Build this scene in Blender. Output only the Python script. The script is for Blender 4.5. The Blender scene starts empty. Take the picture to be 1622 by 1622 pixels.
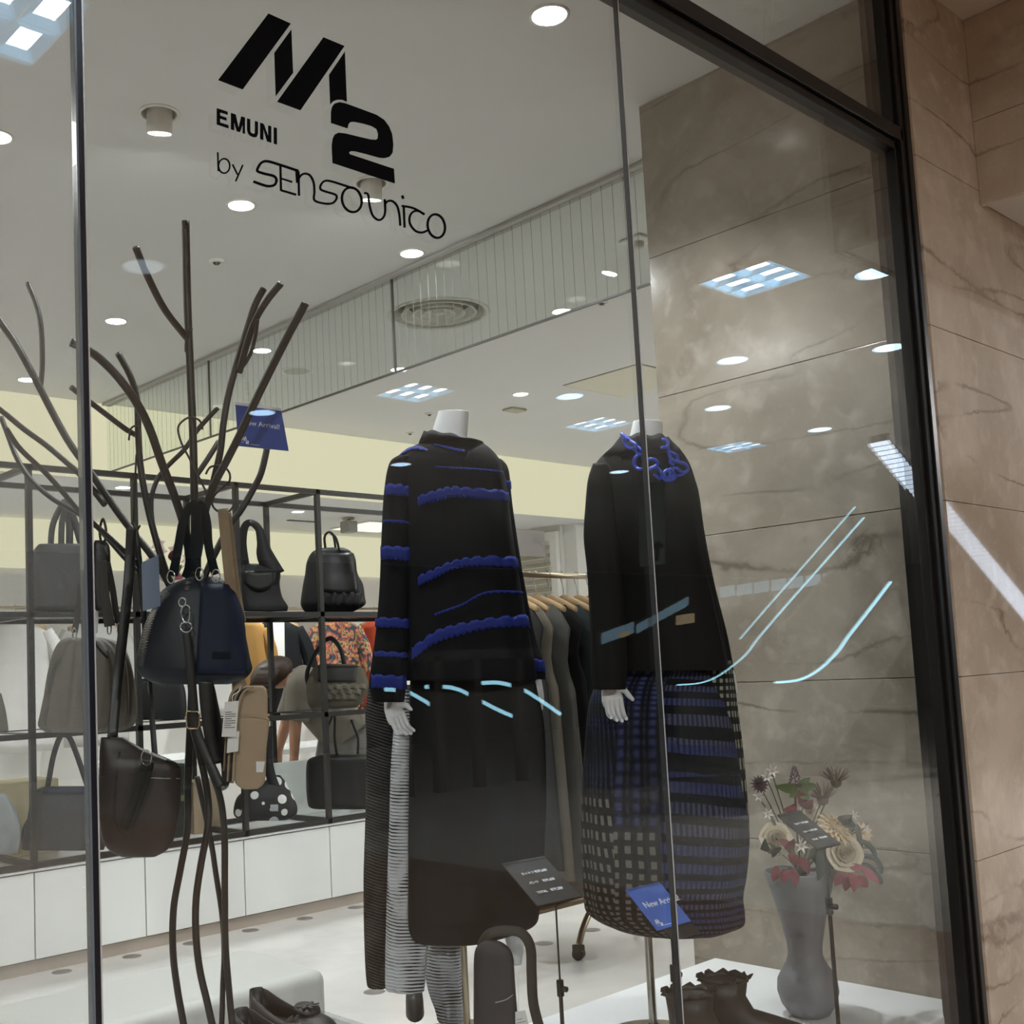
import bpy, bmesh, math, random
from mathutils import Vector, Matrix
random.seed(7)
sc = bpy.context.scene
COL = sc.collection
PI = math.pi

# ------------------------------------------------------------------ camera
YAW, PITCH, ROLL, FPX, CX, CY = .7320, .0895, -.0463, 1805.9, 675.04, 901.15
CAMZ = 1.2
O = Vector((0, 0, CAMZ))
_f = Vector((math.sin(YAW)*math.cos(PITCH), math.cos(YAW)*math.cos(PITCH), math.sin(PITCH)))
_r0 = Vector((math.cos(YAW), -math.sin(YAW), 0)); _u0 = _r0.cross(_f)
_r = _r0*math.cos(ROLL) + _u0*math.sin(ROLL); _u = -_r0*math.sin(ROLL) + _u0*math.cos(ROLL)
cam = bpy.data.cameras.new('camera'); camo = bpy.data.objects.new('camera', cam); COL.objects.link(camo)
camo.matrix_world = Matrix(((_r.x, _u.x, -_f.x, O.x), (_r.y, _u.y, -_f.y, O.y), (_r.z, _u.z, -_f.z, O.z), (0, 0, 0, 1)))
cam.sensor_width = 36; cam.sensor_fit = 'HORIZONTAL'; cam.lens = 36*FPX/1622
cam.shift_x = (811-CX)/1622; cam.shift_y = (CY-811)/1622
cam.clip_start = .02; cam.clip_end = 100
sc.camera = camo
# ------------------------------------------------------------------ world, exposure
w = bpy.data.worlds.new('world'); sc.world = w; w.use_nodes = True
w.node_tree.nodes['Background'].inputs[0].default_value = (.9, .95, 1, 1)
w.node_tree.nodes['Background'].inputs[1].default_value = .06
sc.view_settings.view_transform = 'Standard'; sc.view_settings.look = 'None'
sc.view_settings.gamma = 1; sc.view_settings.use_curve_mapping = False
sc.view_settings.exposure = -0.1
sc.cycles.transparent_max_bounces = 24
sc.cycles.max_bounces = 6; sc.cycles.diffuse_bounces = 3; sc.cycles.glossy_bounces = 2
sc.cycles.use_adaptive_sampling = True; sc.cycles.adaptive_threshold = .1; sc.cycles.adaptive_min_samples = 12; sc.cycles.use_denoising = True
sc.cycles.caustics_reflective = False; sc.cycles.caustics_refractive = False
sc.cycles.sample_clamp_indirect = 4.0; sc.cycles.light_sampling_threshold = .03

# ------------------------------------------------------------------ pixel -> place helpers (1622 px frame)
def ray(x, y): return _f + _r*((x-CX)/FPX) - _u*((y-CY)/FPX)
def on_x(x, y, v): d = ray(x, y); return O + d*(v/d.x)
def on_y(x, y, v): d = ray(x, y); return O + d*(v/d.y)
def on_z(x, y, v): d = ray(x, y); return O + d*((v-CAMZ)/d.z)
def at(x, y, depth): return O + ray(x, y)*depth
GY = 1.29            # plane of the shop window glass
def mirror(p): return Vector((p.x, 2*GY-p.y, p.z))

# ------------------------------------------------------------------ materials
def lin(c):
    if isinstance(c, str): c = tuple(int(c[i:i+2], 16)/255 for i in (0, 2, 4))
    return tuple((v/12.92 if v <= .04045 else ((v+.055)/1.055)**2.4) for v in c)
class NT:
    def __init__(s, name):
        s.m = bpy.data.materials.new(name); s.m.use_nodes = True; s.t = s.m.node_tree; s.t.nodes.clear()
        s.out = s.n('ShaderNodeOutputMaterial')
    def n(s, t, **k):
        nd = s.t.nodes.new(t)
        for a, b in k.items():
            if a.startswith('i_'):
                key = a[2:]; key = int(key) if key.isdigit() else key.replace('_', ' ')
                s.put(nd.inputs[key], b)
            else: setattr(nd, a, b)
        return nd
    def put(s, sock, v):
        if isinstance(v, bpy.types.NodeSocket): s.t.links.new(v, sock)
        elif isinstance(v, bpy.types.Node): s.t.links.new(v.outputs[0], sock)
        else:
            if isinstance(v, tuple) and len(v) == 3 and sock.type == 'RGBA': v = v+(1,)
            sock.default_value = v
    def math(s, op, a, b=0.0, c=None):
        nd = s.n('ShaderNodeMath', operation=op); s.put(nd.inputs[0], a); s.put(nd.inputs[1], b)
        if c is not None: s.put(nd.inputs[2], c)
        return nd.outputs[0]
    def mix(s, f, a, b):
        nd = s.n('ShaderNodeMix', data_type='RGBA'); s.put(nd.inputs[0], f); s.put(nd.inputs[6], a); s.put(nd.inputs[7], b)
        return nd.outputs[2]
    def noise(s, scale, detail=3, vec=None, dist=0.0, rough=.5):
        nd = s.n('ShaderNodeTexNoise'); nd.inputs['Scale'].default_value = scale; nd.inputs['Detail'].default_value = detail
        nd.inputs['Distortion'].default_value = dist; nd.inputs['Roughness'].default_value = rough
        if vec is not None: s.put(nd.inputs['Vector'], vec)
        return nd.outputs[0]
    def ramp(s, f, stops):
        nd = s.n('ShaderNodeValToRGB'); s.put(nd.inputs[0], f); e = nd.color_ramp.elements
        while len(e) < len(stops): e.new(.5)
        for el, (p, c) in zip(e, stops): el.position = p; el.color = (c if len(c) == 4 else tuple(c)+(1,))
        return nd.outputs[0]
    def coord(s, which='Object'): return s.n('ShaderNodeTexCoord').outputs[which]
    def sep(s, v): nd = s.n('ShaderNodeSeparateXYZ'); s.put(nd.inputs[0], v); return nd.outputs
    def bsdf(s, col, rough=.5, metal=0, spec=.5, bump=None, bstr=.2, bdist=.01, **k):
        b = s.n('ShaderNodeBsdfPrincipled'); s.put(b.inputs['Base Color'], col); s.put(b.inputs['Roughness'], rough)
        b.inputs['Metallic'].default_value = metal; b.inputs['Specular IOR Level'].default_value = spec
        for a, v in k.items(): s.put(b.inputs[a.replace('_', ' ')], v)
        if bump is not None:
            bn = s.n('ShaderNodeBump'); bn.inputs['Strength'].default_value = bstr; bn.inputs['Distance'].default_value = bdist
            s.put(bn.inputs['Height'], bump); s.put(b.inputs['Normal'], bn.outputs[0])
        s.t.links.new(b.outputs[0], s.out.inputs[0]); return b
def plain(name, c, rough=.5, metal=0, spec=.5, var=.06, nscale=30, bump=.05, **k):
    t = NT(name); c = lin(c); nz = t.noise(nscale, 3, t.coord())
    lo = tuple(v*(1-var) for v in c); hi = tuple(min(1, v*(1+var)) for v in c)
    t.bsdf(t.mix(nz, lo, hi), rough, metal, spec, bump=nz if bump else None, bstr=bump, bdist=.003, **k); return t.m
def cloth(name, c, rough=.85, weave=900, var=.1, bump=.15, c2=None, sheen=.0, nscale=12):
    t = NT(name); c = lin(c); co = t.coord()
    nz = t.noise(nscale, 4, co); wv = t.noise(weave, 1, co)
    lo = tuple(v*(1-var) for v in c); hi = lin(c2) if c2 else tuple(min(1, v*(1+var)) for v in c)
    b = t.bsdf(t.mix(nz, lo, hi), rough, 0, .2, bump=t.math('ADD', wv, t.math('MULTIPLY', nz, 2)), bstr=bump, bdist=.002)
    if sheen: b.inputs['Sheen Weight'].default_value = sheen
    return t.m
def emit(name, c, s):
    t = NT(name); e = t.n('ShaderNodeEmission'); e.inputs[0].default_value = lin(c)+(1,); e.inputs[1].default_value = s
    t.t.links.new(e.outputs[0], t.out.inputs[0]); return t.m
def glass(name, tint=(.93, .96, .95), haze=0.0, gain=1.0, hazecol=(.85, .86, .84)):
    t = NT(name); bf = t.n('ShaderNodeNewGeometry').outputs['Backfacing']
    ior = t.math('SUBTRACT', 1.5, t.math('MULTIPLY', bf, 1.5-1/1.5))
    fr = t.n('ShaderNodeFresnel'); t.put(fr.inputs[0], ior)
    fac = t.math('MINIMUM', t.math('MULTIPLY', fr.outputs[0], gain), 1.0)
    tr = t.n('ShaderNodeBsdfTransparent'); tr.inputs[0].default_value = tint+(1,)
    gl = t.n('ShaderNodeBsdfGlossy'); gl.inputs['Roughness'].default_value = 0.0; gl.inputs[0].default_value = (1, 1, 1, 1)
    base = tr.outputs[0]
    if haze:
        df = t.n('ShaderNodeBsdfTranslucent'); df.inputs[0].default_value = hazecol+(1,)
        d2 = t.n('ShaderNodeBsdfDiffuse'); d2.inputs[0].default_value = hazecol+(1,)
        mm = t.n('ShaderNodeMixShader'); mm.inputs[0].default_value = .5
        t.t.links.new(df.outputs[0], mm.inputs[1]); t.t.links.new(d2.outputs[0], mm.inputs[2])
        m1 = t.n('ShaderNodeMixShader')
        t.put(m1.inputs[0], t.math('MULTIPLY', t.math('ADD', t.noise(1.5, 2, t.coord()), .45), haze))
        t.t.links.new(base, m1.inputs[1]); t.t.links.new(mm.outputs[0], m1.inputs[2]); base = m1.outputs[0]
    mx = t.n('ShaderNodeMixShader'); t.put(mx.inputs[0], fac)
    t.t.links.new(base, mx.inputs[1]); t.t.links.new(gl.outputs[0], mx.inputs[2])
    t.t.links.new(mx.outputs[0], t.out.inputs[0]); return t.m
def marble(name, base, dark, light, vein, rough=.12, offs=0.0):
    t = NT(name); mp = t.n('ShaderNodeMapping'); t.put(mp.inputs[0], t.coord()); mp.inputs['Location'].default_value = (offs, offs*.7, offs*1.3)
    mp.inputs['Rotation'].default_value = (.5, .35, .2); v = mp.outputs[0]
    n1 = t.noise(2.2, 6, v, .6, .6); n2 = t.noise(14, 5, v, .3); n3 = t.noise(60, 3, v)
    c = t.mix(t.ramp(n1, [(.38, (0, 0, 0)), (.62, (1, 1, 1))]), lin(dark), lin(base))
    c = t.mix(t.math('MULTIPLY', t.ramp(n2, [(.52, (0, 0, 0)), (.75, (1, 1, 1))]), .55), c, lin(light))
    c = t.mix(t.math('MULTIPLY', t.ramp(n3, [(.6, (0, 0, 0)), (.8, (1, 1, 1))]), .35), c, lin(light))
    # jagged thin veins: narrow bands around a level of stretched noise
    mp2 = t.n('ShaderNodeMapping'); t.put(mp2.inputs[0], t.coord()); mp2.inputs['Scale'].default_value = (.55, .55, 3.2); mp2.inputs['Location'].default_value = (offs+3, 1, offs)
    nv = t.math('ADD', t.noise(1.05, 2, mp2.outputs[0], .2), t.math('MULTIPLY', t.noise(16, 5, t.coord(), 1.0, .7), .05))
    d = t.math('ABSOLUTE', t.math('SUBTRACT', nv, .53))
    vm = t.ramp(d, [(0, (1, 1, 1)), (.0045, (.6, .6, .6)), (.010, (0, 0, 0))])
    c = t.mix(t.math('MULTIPLY', vm, t.math('MULTIPLY', t.ramp(t.noise(5, 2, t.coord()), [(.35, (0, 0, 0)), (.6, (1, 1, 1))]), .75)), c, lin(vein))
    t.bsdf(c, rough, 0, .5); return t.m

# ------------------------------------------------------------------ mesh building
class MB:
    def __init__(s): s.v = []; s.f = []; s.uv = {}
    def add(s, vs, fs, uvs=None):
        o = len(s.v); s.v += [Vector(p) for p in vs]; s.f += [tuple(i+o for i in f) for f in fs]
        if uvs:
            for i, q in enumerate(uvs): s.uv[o+i] = q
        return s
    def box(s, a, b):
        (x0, y0, z0), (x1, y1, z1) = a, b
        return s.add([(x0, y0, z0), (x1, y0, z0), (x1, y1, z0), (x0, y1, z0), (x0, y0, z1), (x1, y0, z1), (x1, y1, z1), (x0, y1, z1)],
                     [(0, 3, 2, 1), (4, 5, 6, 7), (0, 1, 5, 4), (1, 2, 6, 5), (2, 3, 7, 6), (3, 0, 4, 7)])
    def obox(s, c, ax, ay, az):   # oriented box, half axes
        c = Vector(c); P = [c+ax*i+ay*j+az*k for k in (-1, 1) for j in (-1, 1) for i in (-1, 1)]
        return s.add(P, [(0, 2, 3, 1), (4, 5, 7, 6), (0, 1, 5, 4), (1, 3, 7, 5), (3, 2, 6, 7), (2, 0, 4, 6)])
    def loft(s, rings, cap=True, closed=True, uv=True):
        n = len(rings[0]); vs = []; fs = []; us = []
        for j, rg in enumerate(rings):
            for i, p in enumerate(rg): vs.append(p); us.append((i/(n-1), j/(len(rings)-1)))
        for j in range(len(rings)-1):
            for i in range(n-1): fs.append((j*n+i, j*n+i+1, (j+1)*n+i+1, (j+1)*n+i))
        if cap:
            for j in (0, len(rings)-1):
                c = sum((Vector(p) for p in rings[j][:-1]), Vector())/(n-1); k = len(vs); vs.append(c); us.append((.5, j/(len(rings)-1)))
                for i in range(n-1): fs.append((k, j*n+i, j*n+i+1) if j else (k, j*n+i+1, j*n+i))
        return s.add(vs, fs, us if uv else None)
    def tube(s, pts, r, n=8, sub=4, caps=True, smooth=True):
        pts = [Vector(p) for p in pts]; k0 = len(pts)
        rr = list(r) if isinstance(r, (list, tuple)) else [r]*k0
        if smooth and k0 > 2: pts, rr = catmull(pts, sub, rr)
        fr = frames(pts); rings = []
        for p, (a, b), q in zip(pts, fr, rr):
            rings.append([p+(a*math.cos(2*PI*i/n)+b*math.sin(2*PI*i/n))*q for i in range(n+1)])
        return s.loft(rings, caps)
    def ribbon(s, pts, w, t, wd, sub=4, smooth=True):
        pts = [Vector(p) for p in pts]; k0 = len(pts); ww = list(w) if isinstance(w, (list, tuple)) else [w]*k0
        if smooth and k0 > 2: pts, ww = catmull(pts, sub, ww)
        rings = []; wd = Vector(wd)
        for i, p in enumerate(pts):
            T = (pts[min(i+1, len(pts)-1)]-pts[max(i-1, 0)]).normalized()
            W = (wd-T*wd.dot(T)).normalized(); N = T.cross(W); h = ww[i]/2
            rings.append([p-W*h-N*t/2, p+W*h-N*t/2, p+W*h+N*t/2, p-W*h+N*t/2, p-W*h-N*t/2])
        return s.loft(rings)
    def lathe(s, prof, c=(0, 0, 0), n=32, axis=None, cap=False):
        c = Vector(c); ax = Vector(axis).normalized() if axis else Vector((0, 0, 1))
        a = ax.orthogonal().normalized(); b = ax.cross(a)
        return s.loft([[c+ax*z+(a*math.cos(2*PI*i/n)+b*math.sin(2*PI*i/n))*r for i in range(n+1)] for r, z in prof], cap)
    def prism(s, pts, d):         # closed outline of 3D points, extruded along d
        pts = [Vector(p) for p in pts]; n = len(pts); d = Vector(d)
        return s.add(pts+[p+d for p in pts], [tuple(range(n))[::-1], tuple(range(n, 2*n))]+[(i, (i+1) % n, n+(i+1) % n, n+i) for i in range(n)])
    def grid(s, fn, nu, nv):
        vs = []; us = []
        for j in range(nv+1):
            for i in range(nu+1): vs.append(fn(i/nu, j/nv)); us.append((i/nu, j/nv))
        return s.add(vs, [(j*(nu+1)+i, j*(nu+1)+i+1, (j+1)*(nu+1)+i+1, (j+1)*(nu+1)+i) for j in range(nv) for i in range(nu)], us)
    def build(s, name, mat, parent=None, smooth=False, bevel=0, solid=0, sub=0, recalc=True):
        me = bpy.data.meshes.new(name); me.from_pydata(s.v, [], s.f)
        if s.uv:
            l = me.uv_layers.new(name='UVMap')
            for lp in me.loops: l.data[lp.index].uv = s.uv.get(lp.vertex_index, (0, 0))
        if recalc:
            bm = bmesh.new(); bm.from_mesh(me); bmesh.ops.recalc_face_normals(bm, faces=bm.faces); bm.to_mesh(me); bm.free()
        if smooth:
            for p in me.polygons: p.use_smooth = True
        o = bpy.data.objects.new(name, me); COL.objects.link(o)
        if mat: me.materials.append(mat)
        if parent: o.parent = parent
        if solid: m = o.modifiers.new('solid', 'SOLIDIFY'); m.thickness = solid; m.offset = 0
        if bevel: m = o.modifiers.new('bevel', 'BEVEL'); m.width = bevel; m.segments = 2; m.limit_method = 'ANGLE'; m.angle_limit = .7
        if sub: m = o.modifiers.new('sub', 'SUBSURF'); m.levels = sub; m.render_levels = sub
        return o
def catmull(p, sub, r=None):
    out = []; ro = []; n = len(p); r = r or [0]*n
    for i in range(n-1):
        a, b, c, d = p[max(i-1, 0)], p[i], p[i+1], p[min(i+2, n-1)]
        for k in range(sub):
            t = k/sub; t2 = t*t; t3 = t2*t
            out.append(.5*((2*b)+(c-a)*t+(2*a-5*b+4*c-d)*t2+(3*b-a-3*c+d)*t3)); ro.append(r[i]*(1-t)+r[i+1]*t)
    out.append(p[-1]); ro.append(r[-1]); return out, ro
def frames(pts):
    fr = []; prev = None
    for i, p in enumerate(pts):
        T = (pts[min(i+1, len(pts)-1)]-pts[max(i-1, 0)])
        T = T.normalized() if T.length > 1e-9 else Vector((0, 0, 1))
        a = T.orthogonal().normalized() if prev is None else (prev-T*prev.dot(T))
        a = a.normalized() if a.length > 1e-6 else T.orthogonal().normalized()
        fr.append((a, T.cross(a))); prev = a
    return fr
def tag(o, label=None, cat=None, group=None, kind=None):
    if label: o['label'] = label
    if cat: o['category'] = cat
    if group: o['group'] = group
    if kind: o['kind'] = kind
    return o
def thing(name, label, cat, loc=(0, 0, 0), group=None, rz=0):
    o = bpy.data.objects.new(name, None); COL.objects.link(o); o.location = loc; o.rotation_euler = (0, 0, rz); o.empty_display_size = .05
    return tag(o, label, cat, group)
def adopt(parent, *kids):      # parent keeping world place (thing empties carry only a location)
    bpy.context.view_layer.update()
    for k in kids:
        k.parent = parent; k.matrix_parent_inverse = parent.matrix_world.inverted()
    return parent
def whole(name, label, cat, parts, group=None, loc=None):
    """thing whose parts were built in world coordinates: an Empty at the base parents them"""
    if loc is None:
        zs = [p.matrix_world @ Vector(c) for p in parts for c in p.bound_box]
        loc = (sum(v.x for v in zs)/len(zs), sum(v.y for v in zs)/len(zs), min(v.z for v in zs))
    e = thing(name, label, cat, loc, group); e.matrix_basis = Matrix.Translation(Vector(loc))
    inv = Matrix.Translation(-Vector(loc))
    for p in parts:
        if p.parent is None: p.parent = e; p.matrix_parent_inverse = inv
    return e
def under(part, *kids):        # sub-parts of a part (both built in world coordinates)
    for k in kids: k.parent = part
    return part
def struct(o): o['kind'] = 'structure'; return o
def dup(root, loc, label=None, group=None, rz=None):
    r = root.copy(); COL.objects.link(r); r.location = loc
    if rz is not None: r.rotation_euler = (0, 0, rz)
    if label: r['label'] = label
    if group: r['group'] = group
    for ch in list(root.children):
        c = ch.copy(); COL.objects.link(c); c.parent = r
        for g in ch.children: d = g.copy(); COL.objects.link(d); d.parent = c
    return r
def text_mesh(s, size, extr=.0004, bold=0.0, align='LEFT', shear=0, space=1):
    cu = bpy.data.curves.new('t', 'FONT'); cu.body = s; cu.size = size; cu.extrude = extr; cu.offset = bold; cu.align_x = align
    cu.shear = shear; cu.space_character = space; cu.resolution_u = 3
    o = bpy.data.objects.new('t', cu); COL.objects.link(o); bpy.context.view_layer.update()
    me = bpy.data.meshes.new_from_object(o.evaluated_get(bpy.context.evaluated_depsgraph_get()))
    bpy.data.objects.remove(o); bpy.data.curves.remove(cu); return me
def text_on(name, s, size, mat, origin, ex, ey, parent=None, **k):
    me = text_mesh(s, size, **k); ex = Vector(ex); ey = Vector(ey); ez = ex.cross(ey)
    me.transform(Matrix(((ex.x, ey.x, ez.x, origin[0]), (ex.y, ey.y, ez.y, origin[1]), (ex.z, ey.z, ez.z, origin[2]), (0, 0, 0, 1))))
    me.name = name; me.materials.clear(); me.materials.append(mat)
    o = bpy.data.objects.new(name, me); COL.objects.link(o); o.parent = parent; return o

# a body whose outline is given row by row: (row y, left x, right x[, thickness ratio]) on the upright plane
# through the thing's own place; every row becomes a full ring with real depth
class Body:
    def __init__(s, depth, rows, thick=.6, n=40, power=2.0, sub=4, fold=None, px0=None, yoff=0):
        ref = px0 or (sum(r[1]+r[2] for r in rows)/2/len(rows), sum(r[0] for r in rows)/len(rows))
        base = at(ref[0], ref[1], depth); s.n0 = Vector((base.x, base.y, 0)).normalized(); s.base = base
        s.side = Vector((s.n0.y, -s.n0.x, 0)); s.rows = rows; s.n = n; s.pw = power; s.fold = fold; s.thick = thick
        C = []; A = []; B = []; Y = []
        for r in rows:
            L = s.pl(r[1], r[0]); R = s.pl(r[2], r[0]); C.append((L+R)/2); A.append((R-L)/2); B.append((r[3] if len(r) > 3 else thick)); Y.append(r[0])
        th = [a.length*b for a, b in zip(A, B)]
        s.C, s.T = catmull(C, sub, th); s.A, s.Y = catmull(A, sub, Y)
    def pl(s, x, y):
        d = ray(x, y); return O+d*((s.base-O).dot(s.n0)/d.dot(s.n0))
    def pt(s, j, t, off=0.0):
        ph = PI/2+2*PI*t; c, q = math.cos(ph), math.sin(ph)
        e = 2/s.pw; c = math.copysign(abs(c)**e, c); q = math.copysign(abs(q)**e, q)
        v = j/(len(s.C)-1); k = 1.0+(s.fold(t, v) if s.fold else 0.0)
        A = s.A[j]; d = A*c*k + s.n0*(s.T[j]*q*k)
        if off: d = d + (s.side*c*1.0+s.n0*q).normalized()*off
        return s.C[j]+d
    def ring(s, j, off=0.0): return [s.pt(j, i/s.n, off) for i in range(s.n+1)]
    def mesh(s, cap=True, off=0.0): return MB().loft([s.ring(j, off) for j in range(len(s.C))], cap)
    def jrow(s, py):
        Y = s.Y
        for j in range(len(Y)-1):
            if (Y[j]-py)*(Y[j+1]-py) <= 0: return j+(py-Y[j])/(Y[j+1]-Y[j]+1e-9)
        return 0 if abs(py-Y[0]) < abs(py-Y[-1]) else len(Y)-1
    def ptf(s, jf, t, off=0.0):
        j = max(0, min(int(jf), len(s.C)-2)); f = jf-j
        return s.pt(j, t, off)*(1-f)+s.pt(j+1, t, off)*f
    def front(s, px, py, off=.002):   # surface point of the side towards the street
        jf = s.jrow(py); j = max(0, min(int(jf), len(s.C)-2)); f = jf-j
        q = s.pl(px, py); c = s.C[j]*(1-f)+s.C[j+1]*f; a = s.A[j]*(1-f)+s.A[j+1]*f
        cc = max(-1, min(1, (q-c).dot(a)/a.length_squared)); cc = math.copysign(abs(cc)**(s.pw/2), cc)
        ph = 2*PI-math.acos(cc)         # front half: sin < 0
        return s.ptf(jf, ((ph-PI/2)/(2*PI)) % 1.0, off)
# ================================================================== palette
WHITE = plain('ceiling_paint', 'd9d9d7', .9, var=.03, nscale=4, bump=.03)
WALLP = plain('wall_paint', 'e9e7e2', .85, var=.03, nscale=5)
CREAM = plain('fascia_cream', 'efe9cf', .9, var=.03, nscale=3)
MALLW = plain('mall_wall_dark', '2a2826', .6, var=.3, nscale=3)
BLACKM = plain('black_metal', '1b1a19', .35, metal=.0, spec=.5, var=.15)
DKBRONZE = plain('dark_bronze', '1d1b1a', .32, metal=.3, spec=.5, var=.1)
CHROME = plain('chrome', 'd9dcdf', .12, metal=1.0, var=.03, bump=0)
NICKEL = plain('satin_nickel', 'b5a893', .3, metal=1.0, var=.05)
GOLDM = plain('pale_gold', 'cbb996', .22, metal=1.0, var=.05, bump=0)
MANNEQ = plain('mannequin_white', 'e4e6ea', .38, var=.02, bump=0)
ACRYL = glass('clear_acrylic', (.96, .98, .98), gain=1.0)
PLATW = plain('platform_white', 'e6e8ea', .28, var=.03, nscale=6)
CABW = plain('cabinet_white', 'e4e6e4', .22, var=.03, nscale=5)
TAUPE = plain('plinth_taupe', 'a79c92', .4)
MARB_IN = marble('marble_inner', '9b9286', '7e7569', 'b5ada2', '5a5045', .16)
MARB_OUT = marble('marble_outer', 'c9bbab', 'b3a493', 'dacfc3', '7c6b5b', .025, 5.3)
CREAMLIT = emit('fascia_glow', 'efe9c6', 1.0)  # cove light on the cream surfaces, put in as emission
WHITELIT = emit('lamp_white', 'fff8ea', 9.0)
MALLDISC = emit('mall_disc', 'bfe2ff', 9.0)
TUBEW = emit('tube_white', 'f2faff', 26.0)
CELLB = emit('louvre_glow', '8cc6f0', 4.6)
CELLB2 = emit('louvre_glow_dim', '7db4dd', 2.8)
LEDC = emit('led_cyan', 'a5e4fa', 6.0)
LEDW = emit('led_white', 'dcecff', 4.0)
VINYL = plain('black_vinyl', '050507', .9, spec=.1, var=.05)
def floor_mat(name, base, vein, rough):
    t = NT(name); co = t.coord(); n1 = t.noise(1.4, 6, co, 1.2, .6); n2 = t.noise(5, 4, co, .8)
    c = t.mix(t.ramp(n1, [(.35, (0, 0, 0)), (.7, (1, 1, 1))]), lin(vein), lin(base)); c = t.mix(t.math('MULTIPLY', n2, .3), c, lin(base))
    t.bsdf(c, rough, 0, .5); return t.m
for _m in (CELLB, CELLB2, TUBEW, MALLDISC, LEDC, LEDW, WHITELIT): _m.cycles.emission_sampling = 'NONE'
FLOORM = floor_mat('floor_stone_white', 'd8d6d3', 'c2bfbb', .14)
MFLOOR_B = floor_mat('floor_stone_brown', '836d5b', '6a5440', .3)
MFLOOR_G = floor_mat('floor_stone_grey', '9a9690', '837d75', .3)

# ================================================================== the setting
CEIL = 3.01; LOW = 2.52; YF = 6.72; XM = 2.972; PZ = .30
struct(MB().box((-5, 1.27, -.1), (14, 12, 0)).build('floor', FLOORM))
floor_o = bpy.data.objects['floor']
disc = MB().lathe([(0, .0012), (.04, .0012), (.042, 0)], n=24); dm = None
SPOTM = plain('floor_inlay_grey', '77736f', .3)
for i, (x, y) in enumerate([(1.80, 4.79), (2.116, 4.79), (2.44, 4.79), (2.742, 4.79), (3.062, 4.79), (3.381, 4.79), (3.704, 4.79), (4.02, 4.79), (4.33, 4.79), (4.65, 4.79), (4.96, 4.79), (5.273, 4.79),
                            (2.45, 3.49), (2.772, 3.49), (3.09, 3.49), (3.41, 3.49), (3.721, 3.49), (4.038, 3.49), (4.35, 3.49)]):
    if dm is None: d0 = disc.build('inlay_disc', SPOTM, floor_o, True); dm = d0; d0.location = (x, y, 0)
    else: d = dm.copy(); COL.objects.link(d); d.location = (x, y, 0)
# mall floor: brown band by the shop, grey stone beyond
struct(MB().box((-5, -12, -.1), (4.9, 1.27, -.001)).build('floor_mall_brown', MFLOOR_B))
struct(MB().box((4.9, -12, -.1), (24, 1.27, -.002)).build('floor_mall_grey', MFLOOR_G))

# ceiling with real holes for the recessed fixtures
DL = [(2.344, 3.572), (3.215, 3.577), (2.34, 1.983), (4.389, 3.75), (4.401, 5.059), (3.494, 5.163), (2.677, 6.40), (1.45, 1.99), (1.40, 3.57), (5.5, 3.7), (5.5, 5.1), (2.6, 5.12), (1.6, 5.1)]
GIM = [(1.75, 3.12), (2.625, 3.127)]
VENT = (3.883, 4.135)
TROF = [(1.13, -.315), (4.82, -.315), (4.87, -2.865), (6.74, -2.88), (8.55, -2.85), (-2.58, -2.87), (1.12, -5.4), (-.73, -5.4), (8.8, .25), (10.6, .25), (-2.58, -.315), (-.73, -2.87), (1.12, -2.87)]  # later ones are added outside the mirrored view to light the outer marble
STROF = [(5.3, 2.9), (-.2, 3.6), (-.2, 5.4), (7.0, 4.4)]  # added out of view for ambient shop light
MD = [(2.346, -1.78), (4.315, -3.82), (6.435, -4.85), (5.833, -2.38), (8.581, -4.16), (5.228, .09), (7.072, -2.04), (6.009, -1.22), (6.602, -.52), (8.524, -2.05)]
cut = MB()
def cyl(mb, x, y, r, z0, z1, n=28): mb.lathe([(r, z0), (r, z1)], (x, y, 0), n, cap=True)
for x, y in DL: cyl(cut, x, y, .05, 2.9, 3.11)
for x, y in GIM: cyl(cut, x, y, .056, 2.9, 3.12)
cyl(cut, *VENT, .235, 2.9, 3.10)
for x, y in TROF: cut.box((x-.19, y-.19, 2.9), (x+.19, y+.19, 3.11))
for x, y in STROF: cut.box((x-.29, y-.29, 2.9), (x+.29, y+.29, 3.06))
def pierce(ce, cut):
    cu = cut.build('cut', None); m = ce.modifiers.new('b', 'BOOLEAN'); m.object = cu; m.operation = 'DIFFERENCE'; m.solver = 'EXACT'
    bpy.context.view_layer.update()
    me = bpy.data.meshes.new_from_object(ce.evaluated_get(bpy.context.evaluated_depsgraph_get())); ce.modifiers.clear(); ce.data = me; bpy.data.objects.remove(cu)
    return struct(ce)
pierce(MB().box((-6, -12, CEIL), (24, YF+.02, CEIL+.16)).build('ceiling', WHITE), cut)
LDL = [(3.557, 6.956), (5.3, 7.4), (6.9, 7.5), (2.0, 7.3), (.5, 7.3)]; cut = MB()  # only the first is a seen fixture; the rest are added to brighten the back wall
for x, y in LDL: cyl(cut, x, y, .05, LOW-.1, LOW+.1)
pierce(MB().box((-6, YF+.02, LOW), (14, 9.0, LOW+.14)).build('ceiling_low', WHITE), cut)
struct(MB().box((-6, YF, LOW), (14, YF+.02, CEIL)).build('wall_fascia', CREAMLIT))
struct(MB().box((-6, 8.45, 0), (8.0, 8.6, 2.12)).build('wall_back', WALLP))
struct(MB().box((-6, 8.42, 2.12), (8.0, 8.6, 2.50)).build('trim_back', CREAMLIT))  # lit top of the back wall, its light put in as emission
struct(MB().box((-6.1, 1.3, 0), (-6, 8.6, 3.1)).build('wall_left', WALLP))
struct(MB().box((8.15, 6.95, 0), (14, 7.1, LOW)).build('wall_recess', WALLP))
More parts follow.
